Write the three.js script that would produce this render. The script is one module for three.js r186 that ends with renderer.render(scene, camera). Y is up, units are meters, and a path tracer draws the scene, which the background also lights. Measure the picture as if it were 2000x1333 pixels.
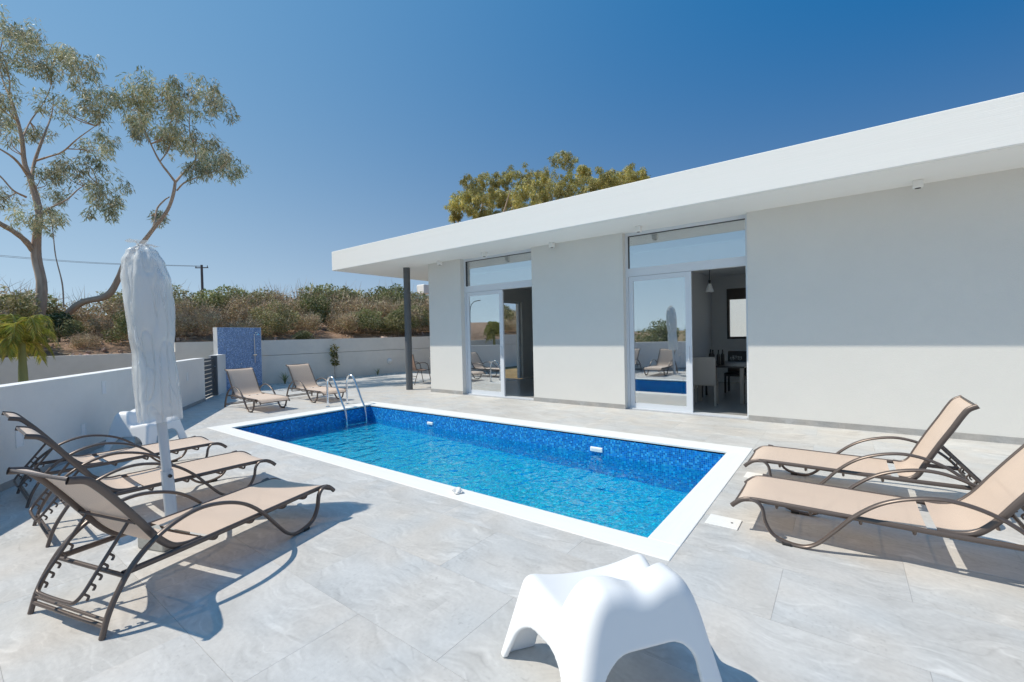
import * as THREE from 'three';
import { mergeGeometries, toCreasedNormals } from 'three/addons/utils/BufferGeometryUtils.js';
import { RoundedBoxGeometry } from 'three/addons/geometries/RoundedBoxGeometry.js';

/* ---------- camera, sky, sun, exposure ---------- */
const scene = new THREE.Scene();
const renderer = new THREE.WebGLRenderer({ antialias: true });
renderer.toneMapping = THREE.LinearToneMapping;
renderer.toneMappingExposure = 1.22;
renderer.shadowMap.enabled = true;
const V = (x, y, z) => new THREE.Vector3(x, y, z);
const D2R = Math.PI / 180;
const EYE = V(0, 1.5, 0), YAW = 36.895 * D2R, PITCH = -0.97 * D2R, ROLL = -1.219 * D2R, FOCAL = 863.5; // focal length in 1/2000 of the picture width
const FWD = V(-Math.sin(YAW) * Math.cos(PITCH), Math.sin(PITCH), -Math.cos(YAW) * Math.cos(PITCH));
const RIGHT0 = V(Math.cos(YAW), 0, -Math.sin(YAW)), UP0 = RIGHT0.clone().cross(FWD);
const CAMUP = RIGHT0.clone().multiplyScalar(-Math.sin(ROLL)).addScaledVector(UP0, Math.cos(ROLL));
const CAMRIGHT = RIGHT0.clone().multiplyScalar(Math.cos(ROLL)).addScaledVector(UP0, Math.sin(ROLL));
const camera = new THREE.PerspectiveCamera(2 * Math.atan(666.5 / FOCAL) / D2R, 1024 / 682, 0.05, 3000);
camera.position.copy(EYE);
camera.up.copy(CAMUP);
camera.lookAt(EYE.clone().add(FWD));
// a place in the world, given by the bearing at which it was surveyed from the terrace and its distance in metres
const at = (x, y, d) => EYE.clone().addScaledVector(FWD, d).addScaledVector(CAMRIGHT, (x - 1000) / FOCAL * d).addScaledVector(CAMUP, (666.5 - y) / FOCAL * d);

const SUN = V(-0.57, 1, 0.49).normalize();
const sun = new THREE.DirectionalLight(new THREE.Color(1, 0.925, 0.80), 3.15);
sun.position.copy(SUN).multiplyScalar(60).add(V(-5, 0, -5));
sun.target.position.set(-5, 0, -5);
sun.castShadow = true;
Object.assign(sun.shadow.camera, { left: -30, right: 30, top: 30, bottom: -30, near: 1, far: 140 });
sun.shadow.mapSize.set(4096, 4096);
scene.add(sun, sun.target);
{
  const W = 1024, H = 512, d = new Float32Array(W * H * 4);
  for (let j = 0; j < H; j++) for (let i = 0; i < W; i++) {
    const el = ((j + 0.5) / H - 0.5) * Math.PI, az = ((i + 0.5) / W - 0.5) * 2 * Math.PI;
    const y = Math.sin(el), x = Math.cos(el) * Math.cos(az), z = Math.cos(el) * Math.sin(az);
    const c = x * SUN.x + y * SUN.y + z * SUN.z, e = Math.max(y, 0);
    const t = Math.exp(-e * 3.6), g = 0.5 + 0.5 * c, glow = Math.pow(g, 2.6);
    const k = (j * W + i) * 4;
    const q = t * (0.5 + 0.5 * g);
    d[k] = Math.max(0.016, -0.097 + 0.578 * q + 0.222 * glow);
    d[k + 1] = Math.max(0.06, -0.003 + 0.578 * q + 0.321 * glow);
    d[k + 2] = 0.215 + 0.430 * q + 0.339 * glow;
    d[k + 3] = 1;
  }
  const tx = new THREE.DataTexture(d, W, H, THREE.RGBAFormat, THREE.FloatType);
  tx.mapping = THREE.EquirectangularReflectionMapping;
  tx.magFilter = THREE.LinearFilter; tx.minFilter = THREE.LinearFilter; tx.colorSpace = THREE.LinearSRGBColorSpace; tx.needsUpdate = true;
  scene.background = tx; scene.environment = tx;
}

/* ---------- helpers ---------- */
function rng(seed) { let a = seed >>> 0; return () => { a = (a + 0x6D2B79F5) >>> 0; let t = a; t = Math.imul(t ^ (t >>> 15), t | 1); t ^= t + Math.imul(t ^ (t >>> 7), t | 61); return ((t ^ (t >>> 14)) >>> 0) / 4294967296; }; }
const taken = new Map();
function numbered(n) { const k = taken.get(n) || 0; taken.set(n, k + 1); return k ? `${n}_${String(k).padStart(3, '0')}` : n; }
function tag(o, label, category, group) { o.userData.label = label; o.userData.category = category; if (group) o.userData.group = group; return o; }
function mesh(name, geo, mat, parent) {
  const m = new THREE.Mesh(geo, mat); m.name = parent ? name : numbered(name); m.castShadow = true; m.receiveShadow = true;
  (parent || scene).add(m); return m;
}
function struct(name, geo, mat) { const m = mesh(name, geo, mat); m.userData.kind = 'structure'; return m; }
function thing(name, label, category, pos = [0, 0, 0], turn = 0, group) {
  const o = new THREE.Group(); o.name = numbered(name); o.position.set(...pos); o.rotation.y = turn; scene.add(o);
  return tag(o, label, category, group);
}
function copyOf(src, name, label, pos, turn, scale) {
  const c = src.clone(); c.name = numbered(name); c.userData = { ...src.userData }; if (label) c.userData.label = label;
  c.position.set(...pos); c.rotation.y = turn; if (scale) c.scale.setScalar(scale); scene.add(c); return c;
}
// box from corner to corner, uv in metres
function bx(x0, x1, y0, y1, z0, z1) {
  const w = Math.abs(x1 - x0), h = Math.abs(y1 - y0), d = Math.abs(z1 - z0), g = new THREE.BoxGeometry(w, h, d), uv = g.attributes.uv;
  const dims = [[d, h], [d, h], [w, d], [w, d], [w, h], [w, h]];
  for (let f = 0; f < 6; f++) for (let k = 0; k < 4; k++) { const i = f * 4 + k; uv.setXY(i, uv.getX(i) * dims[f][0] + x0, uv.getY(i) * dims[f][1] + y0); }
  return g.translate((x0 + x1) / 2, (y0 + y1) / 2, (z0 + z1) / 2);
}
function rbx(x0, x1, y0, y1, z0, z1, r = 0.006) {
  const g = new RoundedBoxGeometry(Math.abs(x1 - x0), Math.abs(y1 - y0), Math.abs(z1 - z0), 2, r);
  return g.translate((x0 + x1) / 2, (y0 + y1) / 2, (z0 + z1) / 2);
}
const flat = (gs) => mergeGeometries(gs.map((g) => { const q = g.index ? g.toNonIndexed() : g; for (const k of Object.keys(q.attributes)) if (!['position', 'normal', 'uv'].includes(k)) q.deleteAttribute(k); return q; }));
function tube(pts, r, n = 24, sides = 8, closed = false, tension = 0.5) {
  const c = new THREE.CatmullRomCurve3(pts.map((p) => Array.isArray(p) ? V(...p) : p), closed, 'centripetal', tension);
  return new THREE.TubeGeometry(c, n, r, sides, closed);
}
function cyl(r0, r1, h, x = 0, y = 0, z = 0, n = 20) { return new THREE.CylinderGeometry(r1, r0, h, n).translate(x, y + h / 2, z); }
// tapered limb along points with a radius for each
function limb(pts, radii, n = 28, sides = 8, wob = 0, seed = 1) {
  const R = rng(seed), c = new THREE.CatmullRomCurve3(pts), g = new THREE.TubeGeometry(c, n, 1, sides, false), p = g.attributes.position;
  const ph = R() * 9;
  for (let i = 0; i <= n; i++) {
    const t = i / n, o = c.getPointAt(t), f = t * (radii.length - 1), a = Math.min(Math.floor(f), radii.length - 2), r = radii[a] + (radii[a + 1] - radii[a]) * (f - a);
    for (let j = 0; j <= sides; j++) {
      const k = i * (sides + 1) + j, q = V(p.getX(k), p.getY(k), p.getZ(k)).sub(o).multiplyScalar(r * (1 + wob * Math.sin(j / sides * 6.283 * 2 + ph + t * 14) + wob * Math.sin(t * 40 + ph))).add(o);
      p.setXYZ(k, q.x, q.y, q.z);
    }
  }
  g.computeVertexNormals(); return g;
}
/* noise textures */
function lattice(seed, n) { const R = rng(seed), a = new Float32Array(n * n); for (let i = 0; i < n * n; i++) a[i] = R(); return (x, y) => { x = ((x % n) + n) % n; y = ((y % n) + n) % n; const i = Math.floor(x), j = Math.floor(y), u = x - i, v = y - j, s = u * u * (3 - 2 * u), t = v * v * (3 - 2 * v), i1 = (i + 1) % n, j1 = (j + 1) % n; return (a[j * n + i] * (1 - s) + a[j * n + i1] * s) * (1 - t) + (a[j1 * n + i] * (1 - s) + a[j1 * n + i1] * s) * t; }; }
function texture(W, H, f, rep = 1, srgb = true) {
  const d = new Uint8Array(W * H * 4);
  for (let j = 0; j < H; j++) for (let i = 0; i < W; i++) { const c = f(i / W, j / H), k = (j * W + i) * 4; for (let q = 0; q < 3; q++) d[k + q] = Math.max(0, Math.min(255, c[q] * 255)); d[k + 3] = 255; }
  const t = new THREE.DataTexture(d, W, H, THREE.RGBAFormat, THREE.UnsignedByteType);
  t.wrapS = t.wrapT = THREE.RepeatWrapping; t.magFilter = THREE.LinearFilter; t.minFilter = THREE.LinearMipmapLinearFilter; t.generateMipmaps = true;
  t.colorSpace = srgb ? THREE.SRGBColorSpace : THREE.NoColorSpace; t.repeat.set(rep, rep); t.needsUpdate = true; return t;
}
const S = (hex) => new THREE.Color(hex);
const L = (r, g, b) => new THREE.Color().setRGB(r, g, b);
const std = (o) => new THREE.MeshStandardMaterial(o), phy = (o) => new THREE.MeshPhysicalMaterial(o);

/* ---------- materials ---------- */
const N8 = lattice(1, 8), N16 = lattice(2, 16), N32 = lattice(3, 32), N64 = lattice(4, 64), N128 = lattice(5, 128), N256 = lattice(6, 256);
// stone-look porcelain: long drifting veins in the direction of the tile, fine brushed grain
const deckTex = texture(1024, 1024, (u, v) => {
  const wx = u + 0.05 * (N8(u * 8, v * 8) - 0.5) + 0.02 * (N32(u * 32, v * 32) - 0.5), wy = v + 0.06 * (N8(u * 8 + 3.3, v * 8 + 1.7) - 0.5) + 0.03 * (N16(u * 16, v * 16) - 0.5) + 0.008 * (N64(u * 64, v * 64) - 0.5);
  const cloud = N8(wx * 8, wy * 8) * 0.3 + N16(wx * 16 + 2, wy * 16) * 0.35 + N32(wx * 32, wy * 32) * 0.35;
  const s1 = N64(wx * 16 + 4, wy * 64), s2 = N128(wx * 32, wy * 128), s3 = N256(wx * 64, wy * 256), gate = N16(wx * 16 + 8, wy * 16 + 3);
  const dark = Math.pow(1 - Math.abs(2 * N64(wx * 16 + 7, wy * 64 + 3) - 1), 14) * Math.pow(N16(u * 16 + 5, v * 16), 3), pale = Math.pow(1 - Math.abs(2 * N64(wx * 16, wy * 64) - 1), 10) * Math.pow(N16(u * 16 + 1, v * 16), 2);
  const fine = N256(u * 256, v * 256), pit = Math.pow(N256(u * 256 + 31, v * 256 + 7), 9) * Math.pow(N16(u * 16 + 6, v * 16), 2);
  const a = 0.777 + 0.085 * (cloud - 0.5) + gate * (0.05 * (s1 - 0.5) + 0.06 * (s2 - 0.5) + 0.06 * (s3 - 0.5)) + 0.03 * (fine - 0.5) + 0.07 * pale - 0.10 * dark - 0.12 * pit;
  const warm = 0.02 * (N16(u * 16 + 9, v * 16 + 2) - 0.5) + 0.010;
  return [a + warm, a + 0.003, a - warm];
}, 1 / 3.6);
const deckBump = texture(512, 512, (u, v) => { const a = 0.5 * N256(u * 256, v * 256) + 0.5 * N128(u * 16, v * 128); return [a, a, a]; }, 1 / 1.2, false);
const M = {};
M.deck = std({ map: deckTex, roughness: 0.62, bumpMap: deckBump, bumpScale: 0.0006 });
M.deckB = std({ map: deckTex, color: L(0.965, 0.965, 0.965), roughness: 0.66, bumpMap: deckBump, bumpScale: 0.0006 });
M.deckC = std({ map: deckTex, color: L(1.0, 0.985, 0.965), roughness: 0.6, bumpMap: deckBump, bumpScale: 0.0006 });
M.skirt = std({ map: deckTex, color: L(0.66, 0.655, 0.65), roughness: 0.66 });
M.brownSling = phy({ color: S('#a98a78'), roughness: 0.62, transmission: 0.2, thickness: 0, ior: 1.2, side: THREE.DoubleSide });
M.grout = std({ color: L(0.50, 0.495, 0.485), roughness: 0.95 });
const stuccoBump = texture(512, 512, (u, v) => { const a = 0.6 * N256(u * 256, v * 256) + 0.25 * N128(u * 128, v * 128) + 0.15 * N16(u * 16, v * 16); return [a, a, a]; }, 1 / 1.3, false);
const stuccoTex = (r, g, b, amp, seed) => { const A = lattice(seed, 8), B = lattice(seed + 1, 32), C = lattice(seed + 2, 256); return texture(512, 512, (u, v) => { const k = 1 + amp * (A(u * 8, v * 8) - 0.5) + amp * 0.6 * (B(u * 32, v * 32) - 0.5) + amp * 0.5 * (C(u * 256, v * 256) - 0.5); return [r * k, g * k, b * k]; }, 1 / 3.1); };
M.facade = std({ map: stuccoTex(0.876, 0.867, 0.845, 0.01, 21), roughness: 0.93, bumpMap: stuccoBump, bumpScale: 0.0016 });
M.white = std({ map: stuccoTex(0.955, 0.948, 0.932, 0.008, 31), roughness: 0.9, bumpMap: stuccoBump, bumpScale: 0.0012 });
M.garden = std({ map: stuccoTex(0.945, 0.925, 0.895, 0.02, 41), roughness: 0.93, bumpMap: stuccoBump, bumpScale: 0.0016 });
M.retaining = std({ map: stuccoTex(0.925, 0.90, 0.86, 0.03, 51), roughness: 0.94, bumpMap: stuccoBump, bumpScale: 0.002 });
M.interior = std({ color: L(0.86, 0.85, 0.83), roughness: 0.92 });
M.interiorFloor = std({ color: L(0.42, 0.42, 0.42), roughness: 0.2 });
M.coping = std({ map: stuccoTex(0.935, 0.93, 0.915, 0.02, 61), roughness: 0.75, bumpMap: stuccoBump, bumpScale: 0.001 });
M.alu = std({ color: L(0.72, 0.75, 0.79), roughness: 0.42 });
M.dark = std({ color: L(0.02, 0.02, 0.022), roughness: 0.5 });
M.glass = phy({ color: L(0.80, 0.86, 0.87), roughness: 0.0, transmission: 1, thickness: 0, ior: 5.8 });
M.clearGlass = phy({ color: L(0.95, 0.97, 0.97), roughness: 0.0, transmission: 1, thickness: 0, ior: 1.5 });
M.column = std({ color: S('#5d6063'), roughness: 0.55 });
M.bronze = std({ color: S('#6b5f58'), roughness: 0.36, metalness: 0.35 });
M.rubber = std({ color: L(0.025, 0.024, 0.023), roughness: 0.7 });
const weave = texture(256, 256, (u, v) => { const a = 0.9 + 0.07 * Math.sin(u * 6.2832 * 32) * Math.sin(v * 6.2832 * 32) + 0.06 * (N64(u * 64, v * 64) - 0.5); return [a, a, a]; }, 14);
M.sling = phy({ map: weave, color: S('#fde3cd'), roughness: 0.8, transmission: 0.24, thickness: 0, ior: 1.2, side: THREE.DoubleSide });
M.plastic = phy({ color: L(0.89, 0.89, 0.885), roughness: 0.42, clearcoat: 0.12, clearcoatRoughness: 0.35 });
M.steel = std({ color: L(0.78, 0.79, 0.80), roughness: 0.16, metalness: 1 });
M.paintedSteel = std({ color: L(0.62, 0.65, 0.68), roughness: 0.4, metalness: 0.15 });
M.canopy = phy({ color: L(0.95, 0.94, 0.91), roughness: 0.95, transmission: 0.22, thickness: 0, ior: 1.15, side: THREE.DoubleSide });
M.bag = phy({ color: L(0.96, 0.955, 0.94), roughness: 0.26, transmission: 0.5, thickness: 0, ior: 1.42, side: THREE.DoubleSide });
// glass mosaic: small tiles in mixed tones with pale joints
function mosaic(seed, n, px, tones, joint, jw) {
  const R = rng(seed), tone = Array.from({ length: n * n }, () => { const t = tones[Math.floor(R() * tones.length)], k = 0.86 + 0.28 * R(); return t.map((c) => c * k); });
  return texture(px, px, (u, v) => { const x = u * n, y = v * n, i = Math.floor(x), j = Math.floor(y), fx = x - i, fy = y - j; return (fx < jw || fy < jw) ? joint : tone[j * n + i]; }, 1);
}
const bump8 = (n, jw) => texture(512, 512, (u, v) => { const fx = (u * n) % 1, fy = (v * n) % 1, a = (fx < jw || fy < jw) ? 0 : 1; return [a, a, a]; }, 1, false);
const poolTex = mosaic(77, 64, 1024, [[0.02, 0.46, 0.77], [0.01, 0.42, 0.74], [0.05, 0.52, 0.81], [0.0, 0.36, 0.70], [0.22, 0.64, 0.87], [0.02, 0.45, 0.78]], [0.30, 0.62, 0.82], 0.11), poolFloorTex = mosaic(79, 64, 1024, [[0.0, 0.62, 0.83], [0.0, 0.56, 0.79], [0.02, 0.67, 0.87], [0.0, 0.49, 0.73], [0.16, 0.78, 0.93], [0.0, 0.60, 0.84], [0.0, 0.58, 0.82]], [0.14, 0.68, 0.84], 0.11);
poolFloorTex.repeat.set(1 / 1.28, 1 / 1.28);
poolTex.repeat.set(1 / 1.6, 1 / 1.6);
M.pool = std({ map: poolTex, roughness: 0.12 });
M.poolFloor = std({ map: poolFloorTex, roughness: 0.2 });
const showerTex = mosaic(78, 48, 768, [[0.44, 0.58, 0.76], [0.50, 0.64, 0.82], [0.36, 0.50, 0.70], [0.56, 0.69, 0.86], [0.46, 0.60, 0.79], [0.40, 0.54, 0.74], [0.64, 0.75, 0.88]], [0.64, 0.70, 0.78], 0.12);
showerTex.repeat.set(1 / 1.05, 1 / 1.05);
M.shower = std({ map: showerTex, roughness: 0.25 });
const wA = lattice(91, 32), wB = lattice(92, 64), wC = lattice(93, 16);
const waterBump = texture(1024, 1024, (u, v) => { const a = 0.35 * wA(u * 32 + wC(u * 16, v * 16), v * 32 + wC(v * 16, u * 16)) + 0.2 * wB(u * 64, v * 64) + 0.45 * wC(u * 16, v * 16); return [a, a, a]; }, 1 / 3.0, false);
M.water = phy({ color: L(0.42, 0.99, 0.93), roughness: 0.0, transmission: 1, thickness: 0, ior: 1.33, bumpMap: waterBump, bumpScale: 0.05 });
const soilTex = texture(512, 512, (u, v) => { const k = 0.55 * N16(u * 16, v * 16) + 0.45 * N128(u * 128, v * 128), s = N64(u * 64, v * 64); return [0.60 + 0.24 * k, 0.49 + 0.22 * k - 0.02 * s, 0.40 + 0.2 * k - 0.02 * s]; }, 1 / 4);
M.soil = std({ map: soilTex, roughness: 1, bumpMap: stuccoBump, bumpScale: 0.05 });
M.land = std({ map: soilTex, color: L(0.62, 0.68, 0.5), roughness: 1 });
M.rock = std({ color: L(0.62, 0.46, 0.36), roughness: 0.95 });
M.pebble = std({ color: L(0.66, 0.65, 0.62), roughness: 0.85 });
const barkTex = texture(256, 512, (u, v) => { const k = N16(u * 16, v * 8) * 0.6 + N64(u * 64, v * 16) * 0.4; return [0.62 + 0.24 * k, 0.53 + 0.24 * k, 0.46 + 0.23 * k]; }, 1);
M.bark = std({ map: barkTex, roughness: 0.9 });
M.twig = std({ color: L(0.22, 0.155, 0.11), roughness: 1, vertexColors: true });
M.leaf = phy({ color: L(1, 1, 1), vertexColors: true, roughness: 0.5, transmission: 0.5, thickness: 0, ior: 1.2, side: THREE.DoubleSide });
M.windowFrame = std({ color: L(0.13, 0.105, 0.09), roughness: 0.5 });
M.woodPale = std({ color: L(0.40, 0.35, 0.30), roughness: 0.6 });
M.woodDark = std({ color: L(0.030, 0.025, 0.023), roughness: 0.35 });
M.taupe = std({ color: L(0.36, 0.33, 0.30), roughness: 0.85 });
M.concrete = std({ map: stuccoTex(0.69, 0.68, 0.65, 0.12, 71), roughness: 0.95 });

/* ---------- the ground ---------- */
const PO = { x0: -8.71, x1: -0.912, z0: -2.868, z1: -6.177 }, PI_ = { x0: -8.328, x1: -1.145, z0: -3.105, z1: -5.85 };
{
  const sh = new THREE.Shape([[-1500, -1500], [1500, -1500], [1500, 1500], [-1500, 1500]].map((p) => new THREE.Vector2(...p)));
  sh.holes.push(new THREE.Path([[-8.6, 2.95], [-8.6, 6.1], [-1.0, 6.1], [-1.0, 2.95]].map((p) => new THREE.Vector2(...p))));
  const g = new THREE.ShapeGeometry(sh); g.rotateX(-Math.PI / 2); g.translate(0, -0.22, 0);
  struct('ground', g, M.land);
}
// retaining wall line: a place on it at depth z, and the hillside behind it
const RW = (z) => -15.128 + (z + 6.598) * (-14.483 + 15.128) / (-11.901 + 6.598);
function hillY(x, z) {
  const d = RW(z) - 0.2 - x, n = N32(x * 0.35 + 50, z * 0.35 + 50) - 0.5, n2 = N16(x * 0.09 + 5, z * 0.09 + 5) - 0.5;
  const e = z > -4.3 ? 1.06 : 1.3, s = Math.min(Math.max(d, 0) / 2.2, 1);
  return e + 0.40 * s * s * (3 - 2 * s) + 0.02 * Math.min(d, 5) * s + 0.10 * Math.max(0, Math.min(d - 5.5, 14)) + (0.12 * n + 0.5 * n2 * Math.min(d / 14, 1)) * s;
}
{
  const nx = 70, nz = 150, pos = [], uv = [], idx = [];
  for (let j = 0; j <= nz; j++) for (let i = 0; i <= nx; i++) { const z = -48 + j * 0.6, d = Math.pow(i / nx, 1.8) * 60, x = RW(z) - 0.12 - d; pos.push(x, hillY(x, z), z); uv.push(x, z); }
  for (let j = 0; j < nz; j++) for (let i = 0; i < nx; i++) { const a = j * (nx + 1) + i, b = a + nx + 1; idx.push(a, a + 1, b, a + 1, b + 1, b); }
  const g = new THREE.BufferGeometry(); g.setAttribute('position', new THREE.Float32BufferAttribute(pos, 3)); g.setAttribute('uv', new THREE.Float32BufferAttribute(uv, 2)); g.setIndex(idx); g.computeVertexNormals();
  struct('hillside', g, M.soil);
}
// terrace: a bed with the tiles laid on it
{
  const deck = new THREE.Group(); deck.name = 'terrace'; deck.userData.kind = 'structure'; scene.add(deck);
  const bed = new THREE.Shape([[-14.95, -1.2], [-14.3, 4.9], [-6.6, -0.0], [3.5, -6.4], [9, -6.4], [9, 8.3], [-8.6, 8.3], [-8.6, 11.8], [-13.98, 11.8], [-14.55, 7.0], [-14.2, 5.2]].slice(1).map((p) => new THREE.Vector2(...p)));
  bed.holes.push(new THREE.Path([[PO.x0 + 0.05, -PO.z0 + 0.05], [PO.x0 + 0.05, -PO.z1 - 0.05], [PO.x1 - 0.05, -PO.z1 - 0.05], [PO.x1 - 0.05, -PO.z0 + 0.05]].map((p) => new THREE.Vector2(...p))));
  const g = new THREE.ExtrudeGeometry(bed, { depth: 0.2, bevelEnabled: false }); g.rotateX(-Math.PI / 2); g.translate(0, -0.203, 0);
  mesh('screed', g, M.grout, deck);
  const TW = 1.2, TD = 0.6, J = 0.0014, R = rng(5), mats = [M.deck, M.deck, M.deckB, M.deckC];
  const cuts = [[PO.x0, PO.x1, PO.z1, PO.z0], [-8.79, 12, -20, -8.06]];
  const minus = (r, c) => { const [a, b, e, f] = r, [p, q, s, t] = c; if (b <= p || a >= q || f <= s || e >= t) return [r]; const o = []; if (a < p) o.push([a, p, e, f]); if (b > q) o.push([q, b, e, f]); const x0 = Math.max(a, p), x1 = Math.min(b, q); if (e < s) o.push([x0, x1, e, s]); if (f > t) o.push([x0, x1, t, f]); return o; };
  const inside = (x, z) => { const t = (x + 6.876) * 0.5426 - (z + 0.432) * 0.84; return t > -0.1 && x > RW(z) + 0.6 && x < 3.2 && z > -11.8 && z < 1.2; };
  const geoCache = new Map();
  let row = 0;
  for (let z = -1.375 + TD * 5; z > -12; z -= TD, row++) for (let x = -2.11 + TW * 5 + (row % 2 ? 0.6 : 0); x > -16; x -= TW) {
    if (!inside(x - TW / 2, z - TD / 2)) continue;
    let rs = [[x - TW, x, z - TD, z]]; for (const c of cuts) rs = rs.flatMap((r) => minus(r, c));
    for (const [a, b, e, f] of rs) {
      if (b - a < 0.02 || f - e < 0.02) continue;
      const vr = Math.floor(R() * 8), w = b - a - J, d = f - e - J, key = `${w.toFixed(3)}_${d.toFixed(3)}_${vr}`;
      let gg = geoCache.get(key);
      if (!gg) {
        gg = new THREE.BoxGeometry(w, 0.0095, d); const uv = gg.attributes.uv, p = gg.attributes.position, fl = vr % 2 ? -1 : 1, ox = vr * 0.53 + 0.2, oz = vr * 0.871;
        for (let i = 0; i < uv.count; i++) uv.setXY(i, fl * p.getX(i) + ox, fl * p.getZ(i) + oz);
        geoCache.set(key, gg);
      }
      const m = mesh('tile', gg, mats[Math.floor(R() * 4)], deck); m.position.set((a + b) / 2, -0.00475 + (R() - 0.5) * 0.0006, (e + f) / 2);
    }
  }
}
/* ---------- pool ---------- */
{
  const { x0, x1, z0, z1 } = PI_, b = -0.69;
  const pool = thing('swimming_pool', 'rectangular swimming pool lined with blue mosaic and edged with white coping', 'swimming pool');
  const face = (name, pts, uvs) => { const g = new THREE.BufferGeometry(); g.setAttribute('position', new THREE.Float32BufferAttribute(pts.flat(), 3)); g.setAttribute('uv', new THREE.Float32BufferAttribute(uvs.flat(), 2)); g.setIndex([0, 1, 2, 0, 2, 3]); g.computeVertexNormals(); return mesh(name, g, M.pool, pool); };
  const boxWall = (name, a, c, e, f) => mesh(name, bx(a, c, b - 0.1, -0.02, e, f), M.pool, pool);
  boxWall('pool_wall', x0 - 0.15, x0, z1, z0); boxWall('pool_wall', x1, x1 + 0.12, z1, z0);
  boxWall('pool_wall', x0 - 0.15, x1 + 0.12, z1 - 0.15, z1); boxWall('pool_wall', x0 - 0.15, x1 + 0.12, z0, z0 + 0.12);
  { // the floor falls gently from the ladder end to the near end
    const g = bx(x0 - 0.1, x1 + 0.1, b - 0.25, b, z1 - 0.1, z0 + 0.1), uv = g.attributes.uv, p = g.attributes.position;
    for (let i = 0; i < uv.count; i++) { uv.setXY(i, p.getX(i), p.getZ(i)); p.setY(i, p.getY(i) + 0.31 - 0.24 * (p.getX(i) - x0) / (x1 - x0)); }
    g.computeVertexNormals(); mesh('pool_floor', g, M.poolFloor, pool);
  }
  for (const [a, c, e, f] of [[PO.x0, PO.x1, z0, PO.z0], [PO.x0, PO.x1, PO.z1, z1], [PO.x0, x0, z1, z0], [x1, PO.x1, z1, z0]]) mesh('coping', rbx(Math.min(a, c), Math.max(a, c), -0.045, 0.006, Math.min(e, f), Math.max(e, f), 0.008), M.coping, pool);
  // fittings on the far wall: two round underwater lamps / inlets
  for (const [x, y, k] of [[-2.89, -0.216, 1], [-6.41, -0.205, 0.8]]) { const l = mesh('overflow_fitting', rbx(x - 0.1 * k, x + 0.1 * k, y - 0.036 * k, y + 0.036 * k, z1 - 0.01, z1 + 0.022, 0.02), M.plastic, pool); mesh('slot', rbx(x - 0.07 * k, x + 0.07 * k, y - 0.014 * k, y + 0.014 * k, z1 + 0.015, z1 + 0.0235, 0.004), M.alu, l); }
  const w = struct('pool_water', (() => { const g = new THREE.PlaneGeometry(x1 - x0, z0 - z1, 1, 1); g.rotateX(-Math.PI / 2); const uv = g.attributes.uv, p = g.attributes.position; for (let i = 0; i < uv.count; i++) uv.setXY(i, p.getX(i), p.getZ(i)); return g.translate((x0 + x1) / 2, -0.28, (z0 + z1) / 2); })(), M.water);
}
for (const [x, z, lab] of [[-0.755, -3.69, 'white square skimmer cover set in the tiles by the pool corner nearest the loungers'], [-0.70, -5.02, 'white square skimmer cover under the foot of the farther right lounger']]) {
  const t = thing('skimmer_cover', lab, 'cover', [x, 0, z], 0, 'skimmer covers'); mesh('lid', rbx(-0.115, 0.115, 0.0, 0.009, -0.1, 0.1, 0.004), M.coping, t); mesh('finger_hole', cyl(0.008, 0.008, 0.003, 0.06, 0.0085, 0, 12), M.dark, t);
}
{ // pool ladder
  const t = thing('pool_ladder', 'stainless steel ladder with two curved rails at the pool corner', 'ladder', [-8.33, 0, -5.46]);
  for (const s of [-1, 1]) {
    const z = s * 0.235;
    mesh('handrail', tube([[-0.62, 0.0, z], [-0.62, 0.30, z], [-0.615, 0.52, z], [-0.57, 0.62, z], [-0.48, 0.655, z], [-0.38, 0.62, z], [-0.24, 0.42, z], [-0.08, 0.14, z], [0.03, -0.03, z], [0.075, -0.2, z], [0.08, -0.3, z], [0.08, -0.378, z]], 0.0215, 60, 12), M.steel, t);
    mesh('flange', cyl(0.045, 0.04, 0.012, -0.62, 0.001, z), M.steel, t);
  }
  for (const y of [-0.345]) mesh('tread', rbx(0.055, 0.125, y, y + 0.025, -0.235, 0.235, 0.01), M.steel, t);
}

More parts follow.
